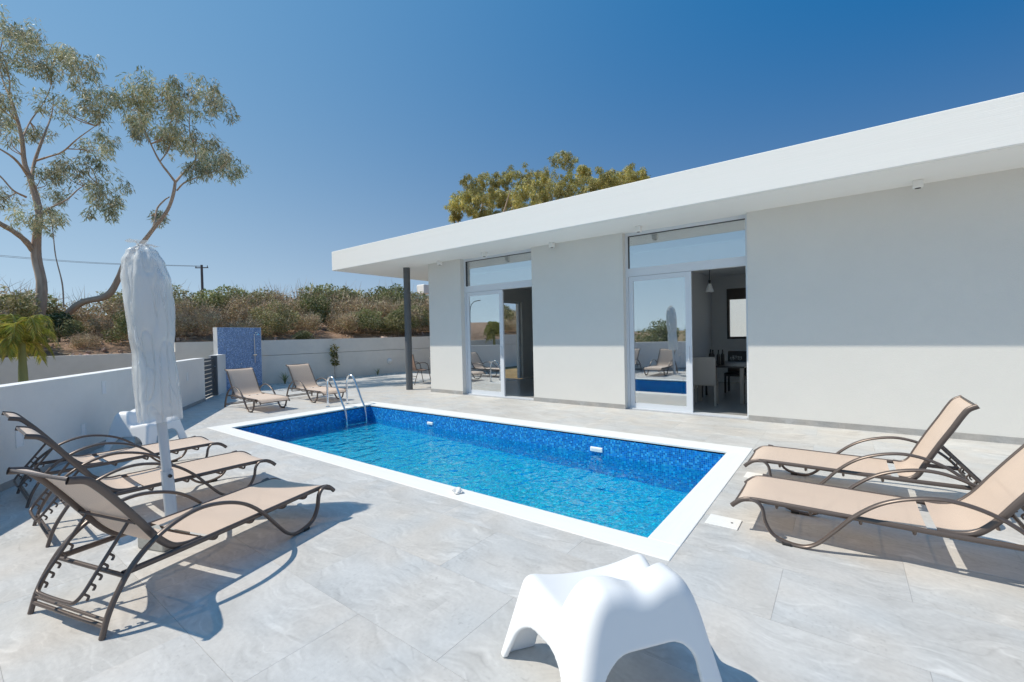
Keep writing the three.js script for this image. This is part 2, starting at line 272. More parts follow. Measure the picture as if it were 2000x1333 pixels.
/* ---------- house ---------- */
const ZF = -8.07, HS = 3.384, ZG = -8.25;
const house = thing('house', 'low modern house with white flat roof, grey rendered walls and two glazed door bays', 'house');
{
  const H = house, zi = ZF - 0.25;
  const wall = (x0, x1, z0 = zi, z1 = ZF, y1 = HS, y0 = 0, m = M.facade, n = 'wall') => mesh(n, bx(x0, x1, y0, y1, z0, z1), m, H);
  wall(-8.78, -7.625); wall(-5.48, -3.37); wall(-1.244, 9);
  // roof slab with its deep white edge
  const roof = mesh('roof', rbx(-11.575, 9.5, HS, 3.921, -14.4, -7.0, 0.012), M.white, H);
  mesh('drip_edge', bx(-11.57, 9.45, HS - 0.006, HS, -7.06, -7.045), M.white, roof);
  // skirting tiles along the walls
  for (const [x0, x1] of [[-8.788, -7.617], [-5.488, -3.362], [-1.252, 9]]) { let x = x0; while (x < x1 - 0.05) { const e = Math.min(x + 1.2, x1); mesh('skirting_tile', bx(x + 0.001, e - 0.001, 0.0, 0.085, ZF, ZF + 0.009), M.skirt, H); x = e; } }
  // side and back walls of the house
  wall(-8.78, -8.53, -10.95, zi, HS); wall(-8.78, -8.53, -13.8, -11.95, HS); wall(-8.78, -8.53, -11.95, -10.95, HS, 2.55);
  wall(-8.53, -6.1, -13.8, -13.6, HS, 0, M.interior, 'partition'); wall(-4.7, -3.15, -13.8, -13.6, HS, 0, M.interior, 'partition'); wall(-6.1, -4.7, -13.8, -13.6, HS, 2.9, M.interior, 'partition'); wall(-4.65, -4.5, -13.55, zi, HS, 0, M.interior, 'partition');
  wall(-6.25, -6.13, -13.55, -12.0, HS, 0, M.interior, 'partition');
  wall(-3.15, -3.03, -13.6, -10.7, HS, 0, M.interior, 'partition'); wall(-4.5, -3.15, -10.82, -10.7, HS, 0, M.interior, 'partition');
  // dining room back wall round its window
  const wx0 = -2.62, wx1 = -1.15, wy0 = 1.22, wy1 = 2.62, zb = -13.6;
  wall(-3.15, wx0, zb - 0.2, zb, HS, 0, M.interior, 'partition'); wall(wx1, -0.6, zb - 0.2, zb, HS, 0, M.interior, 'partition'); wall(8.4, 8.75, zb - 0.2, zb, HS, 0, M.interior, 'partition'); wall(-0.6, 8.4, zb - 0.2, zb, HS, 2.95, M.interior, 'partition');
  // wide garden doors along the back of the living room
  const gd = mesh('garden_door', flat([bx(-0.6, 8.4, 2.88, 2.95, zb - 0.14, zb - 0.06), ...[-0.6, 1.18, 2.97, 4.76, 6.55, 8.33].map((x) => bx(x, x + 0.07, 0, 2.88, zb - 0.14, zb - 0.06))]), M.alu, H);
  for (const x of [-0.53, 1.25, 3.04, 4.83, 6.62]) mesh('pane', bx(x, x + 1.71, 0.02, 2.88, zb - 0.104, zb - 0.096), M.clearGlass, gd);
  wall(wx0, wx1, zb - 0.2, zb, wy0, 0, M.interior, 'partition'); wall(wx0, wx1, zb - 0.2, zb, HS, wy1, M.interior, 'partition');
  const win = mesh('window', flat([bx(wx0, wx1, wy1 - 0.3, wy1, zb - 0.1, zb + 0.02), bx(wx0, wx0 + 0.06, wy0, wy1 - 0.3, zb - 0.1, zb + 0.02), bx(wx1 - 0.06, wx1, wy0, wy1 - 0.3, zb - 0.1, zb + 0.02), bx(wx0 + 0.06, wx1 - 0.06, wy0, wy0 + 0.06, zb - 0.1, zb + 0.02), bx(-1.92, -1.80, wy0 + 0.06, wy1 - 0.3, zb - 0.1, zb + 0.02)]), M.windowFrame, H);
  mesh('pane', bx(wx0 + 0.06, -1.92, wy0 + 0.06, wy1 - 0.3, zb - 0.06, zb - 0.052), M.clearGlass, win); mesh('pane', bx(-1.80, wx1 - 0.06, wy0 + 0.06, wy1 - 0.3, zb - 0.06, zb - 0.052), M.clearGlass, win);
  mesh('interior_floor', bx(-8.53, 9, -0.2, -0.001, -13.79, ZF + 0.008), M.interiorFloor, H);
  mesh('ceiling', bx(-8.53, 9, 3.0, 3.03, -13.6, ZG - 0.1), M.white, H);
  wall(8.75, 9, -13.8, zi); 
  // hall: inner door leaf and frame
  const d = mesh('interior_door', rbx(-7.62, -7.55, 0.01, 2.1, -12.9, -12.05, 0.004), M.alu, H); mesh('handle', tube([[-7.54, 1.0, -12.15], [-7.49, 1.0, -12.15], [-7.49, 1.0, -12.27]], 0.009, 10, 6), M.steel, d);
  // glazed door in the side wall, giving on to the covered patio
  const sd = mesh('side_door', flat([bx(-8.70, -8.62, 0, 2.55, -11.95, -11.88), bx(-8.70, -8.62, 0, 2.55, -11.02, -10.95), bx(-8.70, -8.62, 2.48, 2.55, -11.88, -11.02)]), M.alu, H);
  mesh('pane', bx(-8.664, -8.656, 0.02, 2.48, -11.88, -11.02), M.clearGlass, sd);
  // patio column
  const col = mesh('column', cyl(0.092, 0.092, HS, -9.685, 0, -8.10, 36), M.column, H);
  // the two door bays
  for (const [X0, X1, XM, label] of [[-7.625, -5.48, -6.42, 'glazed bay with the left sliding leaf shut, hall behind'], [-3.37, -1.244, -2.16, 'glazed bay with the left sliding leaf shut, dining room behind']]) {
    const bay = new THREE.Group(); bay.name = 'sliding_door'; bay.userData.label = label; H.add(bay);
    const a = ZG - 0.05, c = ZG + 0.05;
    mesh('frame', flat([bx(X0, X0 + 0.05, 0, HS, a, c), bx(X1 - 0.045, X1, 0, HS, a, c), bx(X0 + 0.05, X1 - 0.045, 2.545, 2.70, a, c), bx(X0 + 0.05, X1 - 0.045, HS - 0.06, HS, a, c), bx(X0 + 0.05, X1 - 0.045, -0.0, 0.02, a - 0.04, c + 0.04)]), M.alu, bay);
    mesh('transom_pane', bx(X0 + 0.05, X1 - 0.045, 2.70, HS - 0.06, ZG - 0.004, ZG + 0.004), M.glass, bay);
    mesh('gasket', flat([bx(X0 + 0.052, X1 - 0.047, HS - 0.068, HS - 0.06, ZG + 0.006, ZG + 0.03), bx(X0 + 0.05, X0 + 0.06, 2.70, HS - 0.068, ZG + 0.006, ZG + 0.03)]), M.dark, bay);
    // near leaf and, slid behind it, the second one
    for (const [k, zz] of [[0, ZG + 0.018], [1, ZG - 0.028]]) {
      const l0 = X0 + 0.055 + k * 0.03, l1 = XM + k * 0.0 - k * 0.03, s = 0.085;
      const leaf = mesh('door_leaf', flat([bx(l0, l0 + s, 0.022, 2.54, zz - 0.02, zz + 0.02), bx(l1 - s - 0.02, l1, 0.022, 2.54, zz - 0.02, zz + 0.02), bx(l0 + s, l1 - s - 0.02, 0.022, 0.115, zz - 0.02, zz + 0.02), bx(l0 + s, l1 - s - 0.02, 2.455, 2.54, zz - 0.02, zz + 0.02)]), M.alu, bay);
      mesh('pane', bx(l0 + s, l1 - s - 0.02, 0.115, 2.455, zz - 0.004, zz + 0.004), k ? M.clearGlass : M.glass, leaf);
      if (!k) mesh('handle', rbx(l1 - 0.065, l1 - 0.04, 0.95, 1.2, zz + 0.02, zz + 0.05, 0.008), M.alu, leaf);
    }
  }
}
for (const [x, z, lab] of [[0.79, -7.84, 'small white spotlight under the eave, above the plain right wall'], [-4.87, -7.95, 'small white spotlight under the eave between the two door bays'], [-8.2, -7.93, 'small white spotlight under the eave nearest the patio column'], [-2.95, -7.8, 'small white spotlight under the eave above the dining room doors'], [-6.6, -7.8, 'small white spotlight under the eave above the hall doors']]) {
  const t = thing('eave_spotlight', lab, 'spotlight', [x, HS, z], 0, 'spotlights under the eave'); mesh('housing', rbx(-0.05, 0.05, -0.10, 0.0, -0.05, 0.05, 0.012), M.white, t); mesh('lens', cyl(0.032, 0.032, 0.004, 0, -0.1035, 0), M.dark, t);
}

/* ---------- walls round the terrace ---------- */
{ const t = thing('boundary_wall', 'white boundary wall behind the house, seen through the dining room window', 'boundary wall'); mesh('wall_body', bx(-7, 10, -0.22, 2.75, -17.4, -17.2), M.white, t); mesh('wall_cap', bx(-7.03, 10.03, 2.75, 2.8, -17.43, -17.17), M.white, t); }
{ const g = bx(-7, 10, -0.24, -0.02, -17.2, -13.8); struct('rear_paving', g, M.deckC); }

const WD = V(-0.84, 0, -0.5426).normalize(), WTURN = Math.atan2(-WD.z, WD.x); // along the garden wall
{
  const t = thing('garden_wall', 'long low rendered wall with white top running behind the left loungers', 'garden wall', [-6.876, 0, -0.432], WTURN);
  // local x runs along the wall, local z to its outer side
  const side = V(0, 0, 1).applyAxisAngle(V(0, 1, 0), WTURN), s = side.dot(V(-0.54, 0, 0.84)) > 0 ? 1 : -1;
  mesh('wall_body', bx(-16, 6.85, -0.2, 1.05, Math.min(0, s * 0.2), Math.max(0, s * 0.2)), M.garden, t);
  mesh('wall_cap', rbx(-16, 6.855, 1.05, 1.062, Math.min(-s * 0.004, s * 0.204), Math.max(-s * 0.004, s * 0.204), 0.003), M.white, t);
  for (const [x, h] of [[2.08, 0.84], [1.52, 0.32], [0.30, 0.48], [5.6, 0.70]]) {
    const f = mesh('step_light', flat([bx(x - 0.06, x + 0.06, h + 0.08, h + 0.095, -s * 0.008, 0), bx(x - 0.06, x + 0.06, h - 0.095, h - 0.08, -s * 0.008, 0), bx(x - 0.06, x - 0.048, h - 0.08, h + 0.08, -s * 0.008, 0), bx(x + 0.048, x + 0.06, h - 0.08, h + 0.08, -s * 0.008, 0)]), M.white, t);
    mesh('lens', bx(x - 0.048, x + 0.048, h - 0.08, h + 0.08, -s * 0.003, 0), M.plastic, f);
  }
  let x = -16; while (x < 6.8) { const e = Math.min(x + 1.2, 6.85); mesh('skirting_tile', bx(x + 0.001, e - 0.001, 0.0, 0.075, -s * 0.009, 0), M.skirt, t); x = e; }
  const p = thing('garden_wall', 'short rendered wall pier between the gate and the blue shower wall', 'garden wall', [-6.876, 0, -0.432], WTURN);
  mesh('wall_body', bx(8.03, 8.86, -0.2, 1.07, Math.min(0, s * 0.2), Math.max(0, s * 0.2)), M.garden, p);
  mesh('wall_cap', rbx(8.03, 8.86, 1.07, 1.082, Math.min(-s * 0.004, s * 0.204), Math.max(-s * 0.004, s * 0.204), 0.003), M.white, p);
  const g = thing('garden_gate', 'grey metal slatted gate in the low wall beside the blue shower', 'gate', [-6.876, 0, -0.432], WTURN);
  const z0 = s * 0.06, z1 = s * 0.1, lo = Math.min(z0, z1), hi = Math.max(z0, z1);
  mesh('gate_frame', flat([bx(6.88, 6.93, 0.03, 1.02, lo, hi), bx(7.83, 7.88, 0.03, 1.02, lo, hi), bx(6.93, 7.83, 0.97, 1.02, lo, hi), bx(6.93, 7.83, 0.03, 0.08, lo, hi)]), M.column, g);
  for (let k = 0; k < 8; k++) mesh('slat', bx(6.93, 7.83, 0.10 + k * 0.108, 0.10 + k * 0.108 + 0.085, (z0 + z1) / 2 - 0.01, (z0 + z1) / 2 + 0.01), M.column, g);
  mesh('gate_post', rbx(7.9, 8.01, -0.1, 1.07, Math.min(0, s * 0.12), Math.max(0, s * 0.12), 0.005), M.column, g);
  mesh('handle', tube([[7.78, 0.8, -s * -0.04], [7.78, 0.8, -s * 0.0], [7.68, 0.8, -s * 0.0]], 0.01, 10, 6), M.steel, g);
}
{ // retaining wall at the back, in cast lengths with open joints
  const t = thing('retaining_wall', 'grey concrete retaining wall below the scrubby hillside', 'retaining wall');
  const seg = (za, zb, y0, y1, th = 0.2, dz = 0.006, out = 0) => {
    const a = V(RW(za) + out, 0, za), b = V(RW(zb) + out, 0, zb), len = a.distanceTo(b), d = b.clone().sub(a).normalize();
    const g = bx(dz, len - dz, y0, y1, -th, 0), m = mesh('wall_panel', g, M.retaining, t); m.position.copy(a); m.rotation.y = Math.atan2(-d.z, d.x); return m;
  };
  // local +z must face the terrace: run each length so that it does
  for (const [a, b] of [[-9.05, -6.0], [-13.2, -9.05], [-17.5, -13.2], [-23, -17.5], [-30, -23]]) { seg(b, a, -0.2, 0.945, 0.2, 0.005); seg(b, a, 0.957, 1.45, 0.2, 0.0); }
  seg(-4.35, -6.0, -0.2, 1.45, 0.2, 0.0); seg(0, -4.35, -0.2, 1.18, 0.2, 0.002); seg(10, 0, -0.2, 1.18, 0.2, 0.002);
  for (const [a, b] of [[-6.0, -30]]) seg(a, b, -0.2, 1.44, 0.02, 0, -0.19);
  const bl = mesh('bulkhead_light', new THREE.LatheGeometry([[0, 0.07], [0.05, 0.065], [0.09, 0.045], [0.105, 0.02], [0.11, 0]].map((p) => new THREE.Vector2(...p)), 28).rotateZ(-Math.PI / 2), M.white, t); bl.position.set(RW(-11.2) + 0.001, 0.5, -11.2);
  mesh('rim', new THREE.TorusGeometry(0.107, 0.012, 8, 28).rotateY(Math.PI / 2), M.paintedSteel, bl);
}
{ // shower wall
  const a = V(-14.33, 0, -5.056), b = V(-14.88, 0, -6.489), len = a.distanceTo(b), d = b.clone().sub(a).normalize();
  const t = thing('shower_wall', 'freestanding shower wall clad in blue mosaic', 'shower', [a.x, 0, a.z], Math.atan2(-d.z, d.x));
  // local x along the wall, local +z faces the pool
  mesh('wall_body', bx(0, len, -0.2, 1.858, -0.16, -0.008), M.white, t);
  mesh('mosaic_cladding', bx(0.0, len - 0.02, 0.0, 1.85, -0.008, 0.0), M.shower, t);
  const x = len * 0.80;
  const pipe = mesh('riser_pipe', tube([[x, 0.75, 0.035], [x, 1.5, 0.035], [x, 1.66, 0.04], [x, 1.70, 0.09], [x, 1.68, 0.16]], 0.012, 30, 8), M.steel, t);
  mesh('shower_head', new THREE.ConeGeometry(0.07, 0.06, 20).translate(x, 1.65, 0.175), M.steel, pipe);
  mesh('valve', rbx(x - 0.07, x + 0.07, 0.98, 1.04, 0.0, 0.06, 0.015), M.steel, t);
  mesh('foot_tap', new THREE.SphereGeometry(0.025, 14, 10).translate(len * 0.48, 0.78, 0.02), M.steel, t);
}

/* ---------- loungers ---------- */
function ribbon(profile, z0, z1, sag = 0, n = 40) { // a cloth strip following a side profile, stretched between two rails
  const c = new THREE.CatmullRomCurve3(profile.map(([s, h]) => V(s, h, 0)), false, 'centripetal'), m = 8, pos = [], uv = [], idx = [], len = c.getLength();
  for (let i = 0; i <= n; i++) { const t = i / n, p = c.getPointAt(t), q = c.getTangentAt(t); for (let j = 0; j <= m; j++) { const f = j / m, k = -sag * 4 * f * (1 - f); pos.push(p.x - q.y * k, p.y + q.x * k, z0 + (z1 - z0) * f); uv.push(t * len, f * (z1 - z0)); } }
  for (let i = 0; i < n; i++) for (let j = 0; j < m; j++) { const a = i * (m + 1) + j, b = a + m + 1; idx.push(a, a + 1, b, a + 1, b + 1, b); }
  const g = new THREE.BufferGeometry(); g.setAttribute('position', new THREE.Float32BufferAttribute(pos, 3)); g.setAttribute('uv', new THREE.Float32BufferAttribute(uv, 2)); g.setIndex(idx); g.computeVertexNormals(); return g;
}
function railTube(profile, z, rv, rz, n = 60) { // flattened oval tube in a side plane
  const g = tube(profile.map(([s, h]) => [s, h, 0]), rv, n, 10); const p = g.attributes.position; for (let i = 0; i < p.count; i++) p.setZ(i, p.getZ(i) * rz / rv); g.computeVertexNormals(); return g.translate(0, 0, z);
}
const ARM = [[-0.33, 0.268], [-0.285, 0.262], [-0.252, 0.225], [-0.232, 0.13], [-0.185, 0.052], [-0.10, 0.018], [0.0, 0.016], [0.065, 0.05], [0.16, 0.155], [0.27, 0.285], [0.40, 0.392], [0.54, 0.452], [0.69, 0.476], [0.83, 0.452], [0.955, 0.392], [1.055, 0.305], [1.125, 0.20], [1.17, 0.105], [1.2, 0.0]];
function makeLounger(name, label, BK) {
  const t = thing(name, label, 'sun lounger', [0, 0, 0], 0, 'sun loungers round the pool');
  for (const s of [-1, 1]) {
    mesh('arm_leg', railTube(ARM, s * 0.325, 0.012, 0.019, 110), M.bronze, t);
    mesh('foot_pad', rbx(-0.13, -0.075, 0.0, 0.02, s * 0.325 - 0.024, s * 0.325 + 0.024, 0.006), M.rubber, t);
    mesh('seat_rail', railTube([[-0.455, 0.188], [-0.43, 0.212], [-0.385, 0.245], [-0.33, 0.258], [-0.2, 0.262], [0.3, 0.262], [0.7, 0.262], [1.085, 0.268]], s * 0.29, 0.017, 0.013, 60), M.bronze, t);
    mesh('back_rail', railTube(BK, s * 0.27, 0.02, 0.013, 50), M.bronze, t);
  }
  const slingSeat = [[-0.44, 0.206], [-0.425, 0.22], [-0.385, 0.252], [-0.33, 0.268], [-0.2, 0.272], [0.2, 0.272], [0.615, 0.272]];
  mesh('seat_sling', ribbon(slingSeat, -0.283, 0.283, 0.008), M.sling, t);
  const bs = BK.map(([s, h], i) => { const a = BK[Math.max(i - 1, 0)], b = BK[Math.min(i + 1, BK.length - 1)], l = Math.hypot(b[0] - a[0], b[1] - a[1]); return [s - (b[1] - a[1]) / l * 0.008, h + (b[0] - a[0]) / l * 0.008]; });
  mesh('back_sling', ribbon(bs, -0.262, 0.262, 0.008), M.sling, t);
  const cross = (s, h, z, r) => tube([[s, h, -z], [s, h, 0], [s, h, z]], r, 8, 8);
  // bowed stretchers under the seat
  for (const s of [-0.17, 0.03, 0.30, 0.56]) mesh('stretcher', tube([[s, 0.255, -0.285], [s, 0.222, -0.262], [s, 0.212, -0.2], [s, 0.212, 0.2], [s, 0.222, 0.262], [s, 0.255, 0.285]], 0.009, 40, 6), M.bronze, t);
  mesh('foot_bar', cross(-0.44, 0.2, 0.285, 0.009), M.bronze, t);
  mesh('head_bar', cross(BK[BK.length - 1][0] - 0.01, BK[BK.length - 1][1], 0.262, 0.009), M.bronze, t);
  mesh('rear_bar', flat([cross(1.185, 0.055, 0.32, 0.011), cross(1.178, 0.083, 0.32, 0.008)]), M.bronze, t);
  mesh('rest_bar', flat([cross(1.085, 0.262, 0.322, 0.012)]), M.bronze, t);
  // toothed support frame hinged to the backrest
  const p0 = BK[4], q = [1.235, 0.168], L_ = Math.hypot(q[0] - p0[0], q[1] - p0[1]), ux = (q[0] - p0[0]) / L_, uy = (q[1] - p0[1]) / L_;
  const P = (k, z, o = 0) => [p0[0] + ux * L_ * k - uy * o * -1, p0[1] + uy * L_ * k - ux * o, z];
  const sf = mesh('support_frame', tube([P(0, -0.19), P(0.3, -0.19), P(0.6, -0.19), P(0.9, -0.188), P(0.985, -0.165), P(1, -0.12), P(1, 0.12), P(0.985, 0.165), P(0.9, 0.188), P(0.6, 0.19), P(0.3, 0.19), P(0, 0.19)], 0.0095, 90, 8), M.bronze, t);
  mesh('hinge_bar', cross(p0[0] + 0.012, p0[1] - 0.008, 0.262, 0.008), M.bronze, t);
  for (const z of [-0.19, 0.19]) for (let k = 0; k < 5; k++) { const a = P(0.42 + k * 0.115, z, 0.005), b = P(0.44 + k * 0.115, z, 0.035), c = P(0.485 + k * 0.115, z, 0.038); mesh('tooth', tube([a, b, c], 0.0065, 8, 6), M.bronze, sf); }
  return t;
}
const BACK = [[0.66, 0.268], [0.735, 0.268], [0.815, 0.292], [0.892, 0.366], [0.988, 0.509], [1.078, 0.641], [1.16, 0.752], [1.212, 0.806], [1.285, 0.828]];
const lounger = makeLounger('sun_lounger', 'tan sling sun lounger nearest the camera at left, seen from behind its raised back', BACK);
lounger.position.set(-3.655, 0, -1.561); lounger.rotation.y = -73.67 * D2R;
copyOf(lounger, 'sun_lounger', 'middle of the three left loungers, between the wrapped parasol and the far one', [-5.03, 0, -1.71], -90 * D2R);
copyOf(lounger, 'sun_lounger', 'left lounger nearest the garden wall, in front of the white plastic chair', [-6.32, 0, -1.73], -90 * D2R);
copyOf(lounger, 'sun_lounger', 'tan sling lounger at right with its foot toward the pool, nearer the camera', [-0.22, 0, -3.87], 0);
makeLounger('sun_lounger', 'tan sling lounger at right nearer the house wall, its back set steeper', [[0.66, 0.268], [0.72, 0.268], [0.768, 0.305], [0.815, 0.40], [0.895, 0.56], [0.975, 0.708], [1.028, 0.81], [1.058, 0.855], [1.108, 0.886]]).position.set(-0.31, 0, -4.97);
copyOf(lounger, 'sun_lounger', 'distant lounger standing in front of the blue shower wall', [-9.80, 0, -4.31], 180 * D2R);
copyOf(lounger, 'sun_lounger', 'distant lounger behind the pool ladder, before the grey retaining wall', [-9.87, 0, -5.70], 180 * D2R);

/* ---------- moulded plastic chairs: a hollow shell meshed from a distance field ---------- */
function surfaceNet(f, lo, hi, cell) {
  const n = [0, 1, 2].map((k) => Math.ceil((hi[k] - lo[k]) / cell) + 1), F = new Float32Array(n[0] * n[1] * n[2]), id = (i, j, k) => (k * n[1] + j) * n[0] + i;
  for (let k = 0; k < n[2]; k++) for (let j = 0; j < n[1]; j++) for (let i = 0; i < n[0]; i++) F[id(i, j, k)] = f(lo[0] + i * cell, lo[1] + j * cell, lo[2] + k * cell);
  const vid = new Int32Array(F.length).fill(-1), pos = [], idx = [];
  const C = [[0, 0, 0], [1, 0, 0], [0, 1, 0], [1, 1, 0], [0, 0, 1], [1, 0, 1], [0, 1, 1], [1, 1, 1]], Ed = [[0, 1], [2, 3], [4, 5], [6, 7], [0, 2], [1, 3], [4, 6], [5, 7], [0, 4], [1, 5], [2, 6], [3, 7]];
  for (let k = 0; k < n[2] - 1; k++) for (let j = 0; j < n[1] - 1; j++) for (let i = 0; i < n[0] - 1; i++) {
    const v = C.map(([a, b, c]) => F[id(i + a, j + b, k + c)]); let m = 0; for (const q of v) if (q < 0) m++; if (m === 0 || m === 8) continue;
    let x = 0, y = 0, z = 0, e = 0;
    for (const [a, b] of Ed) if ((v[a] < 0) !== (v[b] < 0)) { const t = v[a] / (v[a] - v[b]); x += C[a][0] + t * (C[b][0] - C[a][0]); y += C[a][1] + t * (C[b][1] - C[a][1]); z += C[a][2] + t * (C[b][2] - C[a][2]); e++; }
    vid[id(i, j, k)] = pos.length / 3; pos.push(lo[0] + (i + x / e) * cell, lo[1] + (j + y / e) * cell, lo[2] + (k + z / e) * cell);
  }
  const quad = (a, b, c, d, fl) => { if (a < 0 || b < 0 || c < 0 || d < 0) return; fl ? idx.push(a, b, c, a, c, d) : idx.push(a, c, b, a, d, c); };
  for (let k = 1; k < n[2] - 1; k++) for (let j = 1; j < n[1] - 1; j++) for (let i = 1; i < n[0] - 1; i++) {
    const s = F[id(i, j, k)] < 0;
    if (s !== (F[id(i + 1, j, k)] < 0)) quad(vid[id(i, j - 1, k - 1)], vid[id(i, j, k - 1)], vid[id(i, j, k)], vid[id(i, j - 1, k)], s);
    if (s !== (F[id(i, j + 1, k)] < 0)) quad(vid[id(i - 1, j, k - 1)], vid[id(i - 1, j, k)], vid[id(i, j, k)], vid[id(i, j, k - 1)], s);
    if (s !== (F[id(i, j, k + 1)] < 0)) quad(vid[id(i - 1, j - 1, k)], vid[id(i, j - 1, k)], vid[id(i, j, k)], vid[id(i - 1, j, k)], s);
  }
  const h = cell * 0.6, nor = new Float32Array(pos.length);
  for (let q = 0; q < pos.length; q += 3) { const [x, y, z] = [pos[q], pos[q + 1], pos[q + 2]], g = V(f(x + h, y, z) - f(x - h, y, z), f(x, y + h, z) - f(x, y - h, z), f(x, y, z + h) - f(x, y, z - h)).normalize(); nor[q] = g.x; nor[q + 1] = g.y; nor[q + 2] = g.z; }
  const g = new THREE.BufferGeometry(); g.setAttribute('position', new THREE.Float32BufferAttribute(pos, 3)); g.setAttribute('normal', new THREE.BufferAttribute(nor, 3)); g.setIndex(idx); return g;
}
const smax = (a, b, k) => { const h = Math.max(k - Math.abs(a - b), 0) / k; return Math.max(a, b) + h * h * k * 0.25; }, smin = (a, b, k) => -smax(-a, -b, k);
function chairTop(x, z) {
  const ax = Math.sqrt(x * x + 0.0004);
  const seat = 0.352 - 0.14 * Math.max(0, z + 0.2) + 0.5 * x * x;
  const zb = 0.035 - 0.30 * ax + 0.25 * ax * ax, slope = 0.28 + (z - zb) * 2.7;
  const top = 0.54 - 0.034 * Math.exp(-Math.pow(x / 0.07, 2)) - 6 * Math.pow(Math.max(0, ax - 0.14), 2);
  return smax(seat, smin(slope, top, 0.07), 0.1);
}
function chairField(x, y, z) {
  const ax = Math.abs(x), hw = 0.356 - 0.255 * y + Math.max(0, -z) * 0.24, T = chairTop(x, z), e = 0.012;
  const gx = (chairTop(x + e, z) - chairTop(x - e, z)) / (2 * e), gz = (chairTop(x, z + e) - chairTop(x, z - e)) / (2 * e);
  let d = smax((y - T) / Math.sqrt(1 + gx * gx + gz * gz), (ax - hw) * 0.98, 0.055);
  d = smax(d, (-(z + 0.325 - 0.14 * y)) * 0.99, 0.05);
  d = smax(d, (z - (0.325 - 0.15 * y)) * 0.985, 0.06);
  return d;
}
const chairSolid = (x, y, z) => {
  const d = chairField(x, y, z);
  let s = smax(d, -(d + 0.024), 0.006);
  s = Math.max(s, -y);
  const ax = Math.abs(x), r = 0.09;
  const rr = (u, v, w, h, q) => { const dx = Math.abs(u) - w + q, dy = v - h + q; return Math.min(Math.max(dx, dy), 0) + Math.hypot(Math.max(dx, 0), Math.max(dy, 0)) - q; };
  const rear = Math.max(rr(x, y, 0.235 - 0.17 * y, 0.325, 0.10), 0.15 - z), front = Math.max(rr(x, y, 0.25 - 0.25 * y, 0.235, 0.09), z + 0.15), side = Math.max(rr(z + 0.02, y, 0.25 - 0.35 * y, 0.215, 0.10), 0.14 - ax);
  return smax(s, -Math.min(rear, front, side), 0.012);
};
const chairGeo = surfaceNet(chairSolid, [-0.46, -0.012, -0.36], [0.46, 0.62, 0.36], 0.0085);
{
  const c1 = mesh('plastic_chair', chairGeo, M.plastic); c1.position.set(-0.80, 0, -1.745); c1.rotation.y = 0.94;
  tag(c1, 'white moulded plastic easy chair in the foreground, seen from behind', 'chair', 'white plastic chairs');
  const c2 = mesh('plastic_chair', chairGeo, M.plastic); c2.position.set(-7.92, 0, -1.85); c2.rotation.y = -0.848;
  tag(c2, 'white moulded plastic easy chair in the shade of the garden wall', 'chair', 'white plastic chairs');
}

